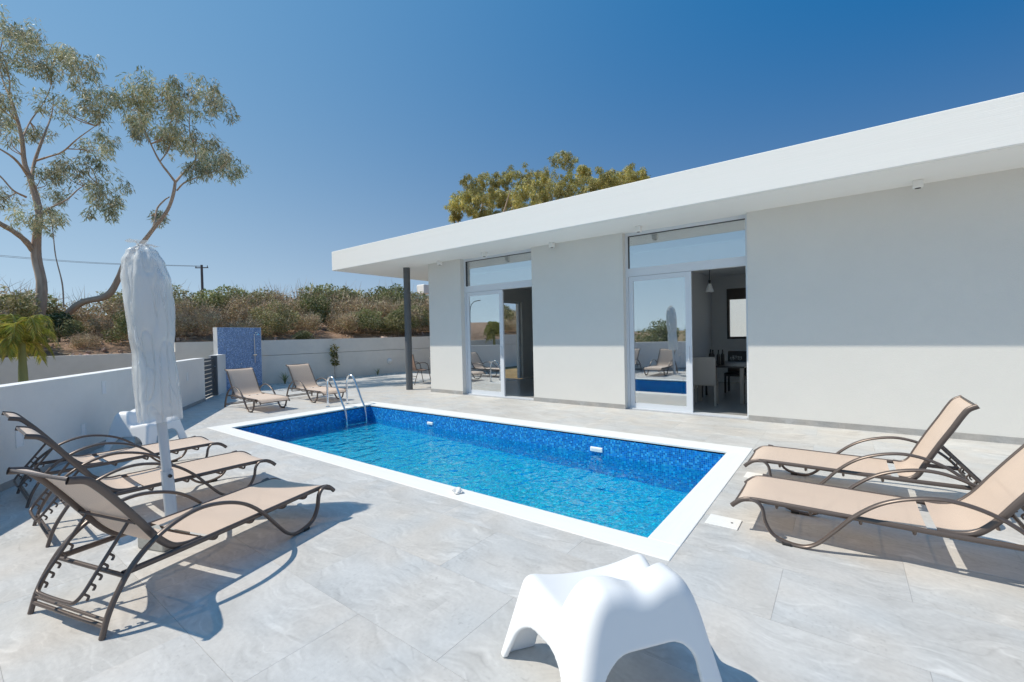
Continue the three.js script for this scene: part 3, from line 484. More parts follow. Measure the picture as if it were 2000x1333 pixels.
/* ---------- wrapped parasol ---------- */
{
  const t = thing('parasol', 'closed parasol wrapped in clear plastic on a pale metal pole', 'parasol', [-4.585, 0, -1.23]);
  const lean = new THREE.Vector3(-0.055, 1, 0.043).normalize();
  const ax = (h) => [lean.x * h / lean.y, h, lean.z * h / lean.y];
  mesh('sleeve', tube([ax(0.0), ax(0.2), ax(0.4)], 0.044, 4, 20), M.paintedSteel, t);
  const pole = mesh('pole', tube([ax(0.39), ax(1.2), ax(2.25)], 0.035, 6, 20), M.paintedSteel, t);
  mesh('clamp_knob', cyl(0.014, 0.014, 0.03, 0, 0, 0, 12).rotateZ(Math.PI / 2).translate(0.045, 0.36, 0.01), M.dark, t);
  const wrap = (rows, cols, h0, h1, rad, fold) => {
    const pos = [], uv = [], idx = [];
    for (let i = 0; i <= rows; i++) { const v = i / rows, h = h0 + (h1 - h0) * v, c = ax(h); for (let j = 0; j <= cols; j++) { const a = j / cols * Math.PI * 2, r = Math.max(0.004, rad(v) * (1 + fold(a, v, h))); pos.push(c[0] + Math.cos(a) * r, h, c[2] + Math.sin(a) * r); uv.push(j / cols, v); } }
    for (let i = 0; i < rows; i++) for (let j = 0; j < cols; j++) { const a = i * (cols + 1) + j, b = a + cols + 1; idx.push(a, b, a + 1, a + 1, b, b + 1); }
    const g = new THREE.BufferGeometry(); g.setAttribute('position', new THREE.Float32BufferAttribute(pos, 3)); g.setAttribute('uv', new THREE.Float32BufferAttribute(uv, 2)); g.setIndex(idx); g.computeVertexNormals(); return g;
  };
  const piece = (tab) => (v) => { for (let i = 1; i < tab.length; i++) if (v <= tab[i][0]) { const a = tab[i - 1], b = tab[i], k = (v - a[0]) / (b[0] - a[0]), s = k * k * (3 - 2 * k); return a[1] + (b[1] - a[1]) * s; } return tab[tab.length - 1][1]; };
  mesh('canopy', wrap(110, 240, 0.91, 2.25, piece([[0, 0.118], [0.08, 0.128], [0.3, 0.126], [0.36, 0.110], [0.45, 0.126], [0.62, 0.142], [0.8, 0.136], [0.92, 0.105], [1, 0.04]]), (a, v) => {
    const tri = (x) => Math.abs(((x % 1) + 1) % 1 - 0.5) * 2, q = a / (Math.PI * 2), w = 0.12 * (N8(q * 8, v * 5) - 0.5);
    const pleat = tri(q * 5 + 0.5 * v + w), diag = tri(q * 2 - 1.3 * v + 0.3 + w), slack = Math.pow(tri(v * 3.2 + 0.35 * Math.sin(a * 2 + 1)), 3);
    return 0.30 * (pleat - 0.5) + 0.20 * (diag - 0.5) - 0.08 * slack * N8(q * 8 + 3, v * 4) + 0.05 * (N16(q * 16, v * 12) - 0.5);
  }), M.canopy, t);
  mesh('tie_band', wrap(3, 72, 1.36, 1.40, () => 0.128, (a) => 0.02 * Math.sin(a * 8)), M.canopy, t);
  const bag = mesh('plastic_bag', wrap(110, 220, 0.83, 2.315, piece([[0, 0.156], [0.06, 0.160], [0.25, 0.160], [0.38, 0.146], [0.5, 0.160], [0.68, 0.170], [0.8, 0.166], [0.9, 0.138], [0.96, 0.10], [1, 0.03]]), (a, v, h) => {
    const q = a / (Math.PI * 2);
    const sw = 0.5 * (N8(q * 8, v * 4) - 0.5), n1 = N8((q + sw * 0.12) * 8, v * 3 + 1) - 0.5, f1 = Math.abs(N16((q + 0.10 * v + sw * 0.1) * 16, v * 3) - 0.5), f2 = Math.abs(N16((q - 0.22 * v + 0.3) * 16 + 5, v * 5 + 2) - 0.5), up = Math.max(0, (v - 0.74) / 0.26);
    const f3 = Math.abs(N16((q + 0.5 * v) * 16, v * 9) - 0.5), f4 = Math.abs(N16((q - 0.35 * v) * 16 + 9, v * 6 + 4) - 0.5);
    return 0.18 * n1 - 0.012 * Math.exp(-f3 * 20) - 0.012 * Math.exp(-f4 * 20) - 0.085 * Math.exp(-f1 * 30) - 0.07 * Math.exp(-f2 * 34) * (N8(q * 8 + 2, v * 6) > 0.5 ? 1 : 0.2) + 0.11 * up * Math.sin(a * 9 + 3 * v + 2 * sw);
  }), M.bag, t);
  // knotted mouth of the bag at the top
  const k = ax(2.31), R = rng(12), kp = [], ki = [];
  for (let f = 0; f < 7; f++) { const a = f / 7 * 6.283 + R(), l = 0.05 + 0.06 * R(); for (let s = 0; s <= 6; s++) for (const e of [-1, 1]) { const u = s / 6, w = (0.008 + 0.045 * u) * e; kp.push(k[0] + Math.cos(a) * l * u - Math.sin(a) * w + 0.006 * Math.sin(s * 2 + f), k[1] + 0.035 * u - 0.02 * u * u * f / 3 + 0.008 * e * Math.sin(s), k[2] + Math.sin(a) * l * u + Math.cos(a) * w); } const o = f * 14; for (let s = 0; s < 6; s++) ki.push(o + s * 2, o + s * 2 + 1, o + s * 2 + 2, o + s * 2 + 1, o + s * 2 + 3, o + s * 2 + 2); }
  const kg = new THREE.BufferGeometry(); kg.setAttribute('position', new THREE.Float32BufferAttribute(kp, 3)); kg.setIndex(ki); kg.computeVertexNormals();
  mesh('bag_knot', kg, M.bag, bag);
  const b = mesh('concrete_block', rbx(-0.13, 0.13, 0, 0.13, -0.1, 0.1, 0.012), M.concrete); b.position.set(-4.02, 0, -1.03); b.rotation.y = 0.35; tag(b, 'small grey concrete block on the tiles under the nearest left lounger', 'block');
}
{ const R = rng(3), g = new THREE.IcosahedronGeometry(0.045, 2), p = g.attributes.position; for (let i = 0; i < p.count; i++) { const x = p.getX(i), y = p.getY(i), z = p.getZ(i), k = 1 + 0.3 * Math.sin(x * 90) * Math.sin(z * 80 + y * 60); p.setXYZ(i, x * k * 1.2, (y + 0.03) * k * 0.6, z * k); } g.computeVertexNormals(); const m = mesh('crumpled_cloth', g, M.canopy); m.position.set(-2.93, 0.008, -2.99); tag(m, 'small crumpled white rag lying on the near pool coping', 'cloth'); }

/* ---------- furniture under the roof and indoors ---------- */
function slingChair(name, label, pos, turn) { // outdoor armchair: x to its right, front toward -z
  const t = thing(name, label, 'chair', pos, turn, 'patio chairs');
  const prof = [[-0.22, 0.44], [-0.1, 0.425], [0.1, 0.415], [0.19, 0.43], [0.24, 0.5], [0.29, 0.7], [0.335, 0.93]];
  const g = ribbon(prof, -0.24, 0.24, 0.012, 24); g.rotateY(-Math.PI / 2); mesh('sling', g, M.brownSling, t);
  for (const s of [-1, 1]) {
    mesh('side_rail', tube(prof.map(([z, y]) => [s * 0.245, y, z]), 0.013, 30, 8), M.bronze, t);
    mesh('leg', tube([[s * 0.27, 0.0, -0.26], [s * 0.265, 0.3, -0.2], [s * 0.265, 0.60, -0.14], [s * 0.27, 0.655, -0.05], [s * 0.27, 0.66, 0.12], [s * 0.25, 0.63, 0.26]], 0.012, 30, 8), M.bronze, t);
    mesh('leg', tube([[s * 0.27, 0.0, 0.32], [s * 0.262, 0.25, 0.24], [s * 0.25, 0.43, 0.17]], 0.012, 14, 8), M.bronze, t);
  }
  mesh('stretcher', tube([[-0.262, 0.25, 0.24], [0, 0.25, 0.24], [0.262, 0.25, 0.24]], 0.009, 6, 6), M.bronze, t);
  return t;
}
const pc = slingChair('patio_chair', 'brown sling armchair beside the patio column, its back to the pool', [-10.62, 0, -9.3], -0.25);
copyOf(pc, 'patio_chair', 'brown sling armchair half hidden by the house corner, behind the other patio chair', [-10.5, 0, -10.2], 0.5);
{
  const t = thing('patio_table', 'round patio table set for a meal behind the patio chairs', 'table', [-10.9, 0, -10.3 - 0.35]);
  mesh('table_top', new THREE.CylinderGeometry(0.55, 0.55, 0.03, 40).translate(0, 0.725, 0), M.woodPale, t);
  for (let k = 0; k < 4; k++) { const a = k * Math.PI / 2 + 0.6; mesh('leg', tube([[Math.cos(a) * 0.42, 0, Math.sin(a) * 0.42], [Math.cos(a) * 0.34, 0.4, Math.sin(a) * 0.34], [Math.cos(a) * 0.36, 0.71, Math.sin(a) * 0.36]], 0.015, 12, 8), M.bronze, t); }
}
function diningChair(label, pos, turn, fab, leg, name = 'dining_chair') {
  const t = thing(name, label, 'chair', pos, turn, 'dining chairs');
  mesh('seat', rbx(-0.225, 0.225, 0.40, 0.475, -0.24, 0.22, 0.02), fab, t);
  const b = rbx(-0.225, 0.225, 0.42, 0.97, 0.17, 0.235, 0.02), p = b.attributes.position; for (let i = 0; i < p.count; i++) { const y = p.getY(i); p.setZ(i, p.getZ(i) + 0.12 * Math.max(0, y - 0.45)); } b.computeVertexNormals(); mesh('backrest', b, fab, t);
  for (const [x, z] of [[-0.2, -0.21], [0.2, -0.21], [-0.2, 0.19], [0.2, 0.19]]) mesh('leg', rbx(x - 0.02, x + 0.02, 0, 0.41, z - 0.02, z + 0.02, 0.005), leg, t);
  return t;
}
{
  const t = thing('dining_table', 'dark dining table laid with mats and glasses seen through the open door', 'table', [-2.02, 0, -10.45]);
  mesh('table_top', rbx(-0.45, 0.45, 0.715, 0.75, -0.75, 0.75, 0.008), M.woodDark, t);
  for (const [x, z] of [[-0.4, -0.7], [0.4, -0.7], [-0.4, 0.7], [0.4, 0.7]]) mesh('leg', rbx(x - 0.035, x + 0.035, 0, 0.715, z - 0.035, z + 0.035, 0.006), M.woodPale, t);
  diningChair('taupe dining chair nearest the glass door, its back to the camera', [-2.22, 0, -9.35], 0.12, M.taupe, M.woodPale);
  diningChair('pale taupe dining chair at the right of the dining table', [-1.32, 0, -9.95], 1.45, M.taupe, M.woodPale);
  diningChair('black dining chair at the far end of the dining table', [-2.02, 0, -11.45], Math.PI, M.woodDark, M.woodDark);
  diningChair('black dining chair on the left side of the dining table', [-2.72, 0, -10.5], -Math.PI / 2, M.woodDark, M.woodDark);
  const R = rng(8);
  const bottle = new THREE.LatheGeometry([[0, 0], [0.037, 0], [0.038, 0.01], [0.038, 0.19], [0.034, 0.215], [0.016, 0.245], [0.0145, 0.30], [0.016, 0.302], [0.016, 0.318], [0, 0.318]].map((p) => new THREE.Vector2(...p)), 18);
  for (const [x, z, lab] of [[-2.2, -9.95, 'dark wine bottle nearest the door on the dining table'], [-2.1, -10.0, 'dark wine bottle second from the door on the dining table'], [-2.28, -10.12, 'dark wine bottle at the left of the bottles on the dining table'], [-2.05, -10.15, 'dark wine bottle at the back of the bottles on the dining table']]) { const b = mesh('wine_bottle', bottle, M.woodDark); b.position.set(x, 0.75, z); tag(b, lab, 'bottle', 'wine bottles'); }
  const gl = new THREE.LatheGeometry([[0.033, 0], [0.033, 0.003], [0.004, 0.006], [0.004, 0.08], [0.02, 0.09], [0.036, 0.12], [0.034, 0.17], [0.032, 0.17], [0.034, 0.12], [0.018, 0.095]].map((p) => new THREE.Vector2(...p)), 18);
  for (const [x, z, lab] of [[-1.85, -10.05, 'stemmed glass nearest the door on the dining table'], [-1.75, -10.3, 'stemmed glass in the middle of the dining table'], [-1.9, -10.6, 'stemmed glass farthest along the dining table']]) { const b = mesh('wine_glass', gl, M.clearGlass); b.position.set(x, 0.75, z); tag(b, lab, 'glass', 'glasses on the dining table'); }
  const l = thing('pendant_lamp', 'small white cone pendant lamp hanging in the dining room', 'lamp', [-2.2, 3.0, -9.75]);
  mesh('cord', tube([[0, 0, 0], [0, -0.25, 0], [0, -0.5, 0]], 0.006, 4, 6), M.dark, l); mesh('socket', cyl(0.022, 0.022, 0.07, 0, -0.56, 0), M.dark, l);
  mesh('lamp_shade', new THREE.LatheGeometry([[0.03, 0.0], [0.085, -0.17], [0.08, -0.17], [0.026, 0.0]].map((p) => new THREE.Vector2(...p)), 28).translate(0, -0.56, 0), M.plastic, l);
}

/* ---------- vegetation ---------- */
// leaves as small pointed faces gathered in clumps; each leaf has its own tone
function leaves(R, clumps, count, len, wid, tones, droop = 0.4, shellBias = 0.55) {
  const pos = [], col = [], idx = []; let tot = 0; const cum = clumps.map((c) => (tot += c.n || (c.r.x * c.r.y * c.r.z) ** 0.667));
  const a = V(), b = V(), n = V(), p = V();
  for (let k = 0; k < count; k++) {
    const q = R() * tot; let ci = 0; while (cum[ci] < q) ci++; const c = clumps[ci];
    a.set(R() * 2 - 1, R() * 2 - 1, R() * 2 - 1); if (a.lengthSq() > 1) { k--; continue; }
    const l = a.length() || 1; a.multiplyScalar(Math.pow(l, shellBias) / l);
    p.set(c.c.x + a.x * c.r.x, c.c.y + a.y * c.r.y, c.c.z + a.z * c.r.z);
    a.set(R() * 2 - 1, R() * 1.6 - 0.8 - droop, R() * 2 - 1).normalize(); b.set(R() * 2 - 1, R() * 2 - 1, R() * 2 - 1).cross(a).normalize();
    const L0 = len * (0.6 + 0.8 * R()), W0 = wid * (0.6 + 0.8 * R()), i = pos.length / 3;
    n.copy(a).cross(b).multiplyScalar(W0 * 0.3);
    pos.push(p.x, p.y, p.z, p.x + a.x * L0 * 0.45 + b.x * W0 + n.x, p.y + a.y * L0 * 0.45 + b.y * W0 + n.y, p.z + a.z * L0 * 0.45 + b.z * W0 + n.z, p.x + a.x * L0, p.y + a.y * L0 - L0 * 0.1, p.z + a.z * L0, p.x + a.x * L0 * 0.45 - b.x * W0 + n.x, p.y + a.y * L0 * 0.45 - b.y * W0 + n.y, p.z + a.z * L0 * 0.45 - b.z * W0 + n.z);
    const t = tones[Math.floor(R() * tones.length)], s = 0.75 + 0.5 * R(), tc = c.tone || 1;
    for (let v = 0; v < 4; v++) col.push(t[0] * s * tc, t[1] * s * tc, t[2] * s * tc);
    idx.push(i, i + 1, i + 2, i, i + 2, i + 3);
  }
  const g = new THREE.BufferGeometry(); g.setAttribute('position', new THREE.Float32BufferAttribute(pos, 3)); g.setAttribute('color', new THREE.Float32BufferAttribute(col, 3)); g.setIndex(idx); g.computeVertexNormals(); return g;
}
// thin twigs: three-sided slivers along bent paths
function twigs(R, count, start, reach, r, tones, up = 0.5) {
  const pos = [], col = [], idx = [];
  for (let k = 0; k < count; k++) {
    const [p, dir] = start(R), t = tones[Math.floor(R() * tones.length)], seg = 4, L0 = reach * (0.5 + R()); let rr = r * (0.6 + 0.8 * R());
    const d = dir.clone();
    let base = -1;
    for (let s = 0; s <= seg; s++) {
      const side = V(d.z, 0.2, -d.x).normalize(), oth = side.clone().cross(d).normalize(), q = rr * (1 - s / seg * 0.85), i = pos.length / 3;
      for (let e = 0; e < 3; e++) { const an = e * 2.094; pos.push(p.x + side.x * q * Math.cos(an) + oth.x * q * Math.sin(an), p.y + side.y * q * Math.cos(an) + oth.y * q * Math.sin(an), p.z + side.z * q * Math.cos(an) + oth.z * q * Math.sin(an)); col.push(...t); }
      if (base >= 0) for (let e = 0; e < 3; e++) { const f = (e + 1) % 3; idx.push(base + e, i + e, base + f, base + f, i + e, i + f); }
      base = i; p.addScaledVector(d, L0 / seg); d.add(V(R() - 0.5, (R() - 0.5) + up * 0.12, R() - 0.5).multiplyScalar(0.55)).normalize();
    }
  }
  const g = new THREE.BufferGeometry(); g.setAttribute('position', new THREE.Float32BufferAttribute(pos, 3)); g.setAttribute('color', new THREE.Float32BufferAttribute(col, 3)); g.setIndex(idx); g.computeVertexNormals(); return g;
}
M.twigs = std({ vertexColors: true, roughness: 1, side: THREE.DoubleSide });
const GREEN = [[0.33, 0.36, 0.15], [0.40, 0.42, 0.20], [0.26, 0.30, 0.12], [0.46, 0.46, 0.26], [0.52, 0.48, 0.30]];
const OLIVE = [[0.492, 0.465, 0.233], [0.410, 0.410, 0.205], [0.602, 0.547, 0.328], [0.328, 0.342, 0.150], [0.684, 0.588, 0.383]];
const DRY = [[0.766, 0.616, 0.410], [0.657, 0.506, 0.328], [0.800, 0.725, 0.520], [0.547, 0.410, 0.274], [0.492, 0.465, 0.246]];
const GUM = [[0.44, 0.47, 0.30], [0.54, 0.56, 0.40], [0.34, 0.37, 0.22], [0.68, 0.67, 0.54], [0.66, 0.58, 0.36], [0.74, 0.66, 0.50]];
const TWIG = [[0.552, 0.432, 0.324], [0.432, 0.324, 0.240], [0.696, 0.564, 0.432], [0.336, 0.252, 0.192]];

/* eucalyptus trees: limbs and leaf clumps */
function gumTree(name, label, d0, limbs, clumps, count, seed, len, wid, tones = GUM, sc = 3.332, group, spray = 26) {
  const R = rng(seed), root = limbs.length ? limbs[0] : null;
  const P = ([x, y, dd = 0]) => at(x, y, d0 + dd);
  const base = root ? P(root.p[0]) : at(clumps[0][0] / sc, clumps[0][1] / sc, d0);
  const t = thing(name, label, 'tree', [base.x, base.y, base.z], 0, group);
  const loc = (v) => v.sub(base);
  limbs.forEach((l, i) => { const g = limb(l.p.map((q) => loc(P(q))), l.r, i ? 30 : 40, i ? 7 : 12, 0.05, seed + i); mesh(i ? 'branch' : 'trunk', g, M.bark, t); });
  const cl = clumps.map(([x, y, rx, ry, dd]) => { const k = d0 / FOCAL; const z = dd ?? (R() - 0.5) * 3.2; return { c: loc(at(x / sc, y / sc, d0 + z)), r: V(rx / sc * k, ry / sc * k, Math.max(rx, ry) / sc * k * 1.1), tone: 0.85 + 0.3 * R() }; });
  // break each clump into hanging sprays
  const sub = []; for (const c of cl) { const m = Math.round(10 + spray * c.r.x * c.r.y * Math.max(1, (15 / d0) ** 2)); for (let k = 0; k < m; k++) { const a = V(R() * 2 - 1, R() * 2 - 1, R() * 2 - 1); if (a.lengthSq() > 1) a.normalize().multiplyScalar(0.7 + 0.45 * R()); const q = (0.09 + 0.13 * R()) * Math.min(1, d0 / 15); sub.push({ c: V(c.c.x + a.x * c.r.x, c.c.y + a.y * c.r.y, c.c.z + a.z * c.r.z * 1.2), r: V(q, q * (1.0 + 0.9 * R()), q), n: q, tone: c.tone * (0.7 + 0.6 * R()) }); } }
  mesh('crown', leaves(R, sub, count, len, wid, tones, 0.75, 0.6), M.leaf, t);
  // fine twigs from the nearest limb point to each clump
  const nodes = []; limbs.forEach((l) => { const c = new THREE.CatmullRomCurve3(l.p.map((q) => loc(P(q)))); for (let k = 3; k <= 10; k++) nodes.push(c.getPointAt(k / 10)); });
  if (nodes.length) { const gs = []; for (const c of cl) { let b = nodes[0], m = 1e9; for (const q of nodes) { const s = q.distanceTo(c.c) + Math.max(0, q.y - c.c.y) * 1.2; if (s < m) { m = s; b = q; } } if (m < 1.3) for (let k = 0; k < 2; k++) { const e = c.c.clone().add(V((R() - 0.5) * c.r.x, (R() - 0.5) * c.r.y, (R() - 0.5) * c.r.z)), mid = b.clone().lerp(e, 0.5).add(V((R() - 0.5) * 0.3, -0.12 * R(), (R() - 0.5) * 0.3)); const rr = Math.min(0.03, 0.012 + 0.008 * m); gs.push(limb([b.clone(), mid, e], [rr, rr * 0.7, rr * 0.3], 8, 5)); } } mesh('twigs', flat(gs), M.bark, t); }
  return t;
}
gumTree('eucalyptus_tree', 'tall eucalyptus with pale trunk rising behind the left wall', 14, [
  { p: [[72, 700], [76, 620], [81, 556], [70, 500], [72, 455], [76, 418], [62, 360], [47, 318], [42, 270], [25, 206], [6, 160, 0.5], [-8, 110, 0.8]], r: [0.154, 0.139, 0.129, 0.122, 0.103, 0.093, 0.073, 0.051, 0.041, 0.031, 0.021, 0.010] },
  { p: [[66, 492], [48, 470, -0.3], [22, 450, -0.6], [-12, 430, -0.9], [-50, 395, -1.2]], r: [0.083, 0.077, 0.073, 0.062, 0.047] },
  { p: [[62, 358], [64, 328, 0.3], [77, 287, 0.5], [88, 258, 0.7], [100, 225, 1], [105, 190, 1.2]], r: [0.057, 0.047, 0.039, 0.029, 0.019, 0.010] },
  { p: [[70, 314, 0.4], [95, 306, 0.2], [121, 297], [150, 272, -0.3], [186, 246, -0.6]], r: [0.031, 0.026, 0.021, 0.016, 0.009] },
  { p: [[55, 345], [35, 318, -0.4], [18, 303, -0.7], [-12, 285, -1]], r: [0.047, 0.036, 0.031, 0.021] },
  { p: [[76, 420], [100, 405, 0.3], [130, 390, 0.6], [160, 365, 0.9], [190, 360, 1]], r: [0.036, 0.026, 0.021, 0.016, 0.009] },
  { p: [[50, 385], [25, 372, -0.4], [5, 350, -0.6], [-15, 330, -0.8]], r: [0.036, 0.026, 0.021, 0.016] },
  { p: [[98, 420, 0.2], [103, 455, 0.2], [108, 500, 0.2], [121, 555, 0.2], [124, 600, 0.2]], r: [0.010, 0.013, 0.016, 0.019, 0.021] },
  { p: [[42, 272], [60, 235, 0.6], [85, 200, 0.8], [100, 165, 1]], r: [0.026, 0.021, 0.016, 0.009] },
], [[60, 200, 120, 90], [-60, 160, 130, 90], [200, 310, 125, 75], [350, 330, 100, 60], [80, 390, 90, 90], [-40, 330, 110, 120], [420, 370, 60, 50], [160, 250, 60, 50], [540, 420, 60, 50], [560, 550, 70, 90], [650, 620, 80, 75], [730, 650, 35, 45], [380, 680, 80, 60], [630, 730, 60, 40], [680, 900, 60, 50], [650, 980, 70, 50], [590, 1060, 50, 40], [480, 1090, 60, 30], [300, 1150, 60, 40], [420, 1120, 80, 40], [640, 1200, 110, 80], [300, 1250, 80, 60], [690, 1290, 60, 50], [40, 850, 70, 50], [20, 670, 45, 40], [260, 870, 60, 40], [-60, 560, 90, 120], [-40, 760, 70, 70], [650, 1370, 60, 60], [200, 1400, 60, 70], [330, 1400, 60, 60], [270, 1470, 40, 50], [30, 1290, 50, 40], [320, 470, 30, 40]], 15500, 101, 0.15, 0.0145, GUM);
gumTree('eucalyptus_tree', 'eucalyptus leaning right behind the wrapped parasol with one tufted crown', 14.2, [
  { p: [[112, 650], [132, 613], [160, 591], [210, 577], [231, 544], [249, 503], [279, 473], [303, 442], [326, 412], [338, 380], [342, 354]], r: [0.103, 0.098, 0.098, 0.098, 0.087, 0.077, 0.067, 0.062, 0.051, 0.047, 0.039] },
  { p: [[342, 356], [330, 340, -0.2], [312, 316, -0.4], [289, 270, -0.6], [275, 235, -0.7], [268, 200, -0.8]], r: [0.036, 0.029, 0.023, 0.019, 0.013, 0.006] },
  { p: [[342, 356], [356, 340, 0.3], [381, 314, 0.5], [379, 288, 0.6], [370, 255, 0.6], [372, 200, 0.6]], r: [0.036, 0.029, 0.023, 0.019, 0.013, 0.006] },
  { p: [[345, 372], [360, 357, -0.3], [399, 342, -0.6], [430, 330, -0.8]], r: [0.026, 0.021, 0.016, 0.006] },
  { p: [[300, 444], [303, 425, 0.3], [308, 405, 0.5], [320, 392, 0.6], [330, 385, 0.3]], r: [0.031, 0.031, 0.026, 0.021, 0.016] },
  { p: [[312, 316, -0.4], [330, 290, -0.2], [335, 255, 0], [330, 210, 0.2]], r: [0.019, 0.016, 0.013, 0.006] },
], [[925, 590, 66, 66], [1060, 600, 90, 60], [1190, 590, 80, 60], [1310, 580, 90, 55], [1420, 690, 55, 85], [905, 690, 42, 50], [1050, 690, 90, 60], [1170, 710, 80, 50], [1040, 830, 90, 50], [1140, 860, 90, 50], [920, 870, 50, 25], [1110, 940, 60, 40], [1330, 920, 60, 45], [1280, 960, 80, 50], [1390, 1030, 80, 55], [1480, 1080, 70, 60], [1370, 1080, 60, 40], [1260, 1110, 45, 35], [880, 780, 16, 40], [1030, 1410, 25, 20]], 10800, 202, 0.15, 0.0145, GUM);
{ // trees beyond the roof
  const roofTrees = [[[920, 240, 60, 50], [1005, 225, 32, 50], [870, 330, 60, 50], [830, 385, 40, 50], [1090, 215, 50, 45], [1060, 300, 60, 50], [940, 330, 60, 60], [1000, 420, 90, 60]], [[1200, 190, 80, 55], [1120, 330, 80, 50], [1320, 190, 40, 50], [1250, 310, 90, 60], [1430, 105, 62, 38], [1430, 230, 75, 60], [1380, 300, 90, 50], [1250, 260, 70, 50]], [[1540, 170, 45, 40], [1640, 210, 85, 50], [1560, 250, 70, 50], [1830, 175, 80, 40], [1720, 215, 90, 45], [1780, 240, 120, 60]]];
  const lab = ['leftmost golden green tree crown showing above the roof edge', 'tallest golden green tree crown showing above the roof edge', 'low rightmost tree crown showing above the roof edge'];
  const tone = [[0.56, 0.54, 0.20], [0.66, 0.61, 0.26], [0.44, 0.44, 0.18], [0.74, 0.68, 0.38], [0.52, 0.50, 0.2], [0.74, 0.6, 0.28]];
  roofTrees.forEach((cl, i) => {
    const c = cl.map(([x, y, rx, ry]) => [600 * 2.857 + x, 280 * 2.857 + y, rx, ry]), cx = c.reduce((s, q) => s + q[0], 0) / c.length / 2.857;
    const d = 30, foot = at(cx, 640, d), yb = (EYE.y - 0) / d * FOCAL; // root them on the land behind the house
    gumTree('garden_tree', lab[i], d, [{ p: [[cx, 645 + yb * 0.98], [cx - 4, 620], [cx + 5, 520], [cx, 440], [cx + 8, 380]], r: [0.3, 0.26, 0.2, 0.14, 0.05] }, { p: [[cx, 500], [cx - 40, 440, 0.5], [cx - 60, 390, 0.5]], r: [0.12, 0.08, 0.03] }, { p: [[cx, 490], [cx + 40, 430, -0.5], [cx + 60, 370, -0.5]], r: [0.12, 0.08, 0.03] }], c, 24000, 300 + i, 0.17, 0.021, tone, 2.857, 'trees beyond the roof', 60);
  });
}
/* shrubs on the hillside: a few kinds, each grown once and copied with its own turn and size */
function makeShrub(seed, kind) {
  const R = rng(seed), t = new THREE.Group();
  const clumps = []; const N = 16;
  for (let k = 0; k < N; k++) { const a = R() * 6.283, r = Math.sqrt(R()) * 0.75, h = 0.35 + 1.0 * R() * (1 - 0.45 * r); clumps.push({ c: V(Math.cos(a) * r, h, Math.sin(a) * r), r: V(0.3 + 0.15 * R(), 0.22 + 0.14 * R(), 0.3 + 0.15 * R()), tone: 0.75 + 0.5 * R() }); }
  const spot = (R) => { const a = R() * 6.283, r = R() * 0.55; return [V(Math.cos(a) * r * 0.6, 0.05 + R() * 0.45, Math.sin(a) * r * 0.6), V(Math.cos(a) * (0.3 + R()), 0.5 + R() * 1.1, Math.sin(a) * (0.3 + R())).normalize()]; };
  const far = (R) => { const c = clumps[Math.floor(R() * clumps.length)]; return [V(c.c.x + (R() - 0.5) * 0.4, c.c.y + (R() - 0.5) * 0.3, c.c.z + (R() - 0.5) * 0.4), V(R() - 0.5, R() * 0.9, R() - 0.5).normalize()]; };
  if (kind === 'dry') { mesh('foliage', leaves(R, clumps, 2600, 0.10, 0.018, DRY, 0, 0.8), M.leaf, t); mesh('twigs', twigs(R, 420, (r) => r() < 0.35 ? spot(r) : far(r), 0.5, 0.008, TWIG, 0.6), M.twigs, t); }
  else if (kind === 'olive') { mesh('foliage', leaves(R, clumps, 5200, 0.085, 0.022, OLIVE, 0, 0.6), M.leaf, t); mesh('twigs', twigs(R, 160, (r) => r() < 0.3 ? spot(r) : far(r), 0.45, 0.008, TWIG, 0.6), M.twigs, t); }
  else { mesh('foliage', leaves(R, clumps, 6000, 0.08, 0.024, GREEN, 0, 0.55), M.leaf, t); mesh('twigs', twigs(R, 90, (r) => r() < 0.3 ? spot(r) : far(r), 0.4, 0.008, TWIG, 0.6), M.twigs, t); }
  return t;
}
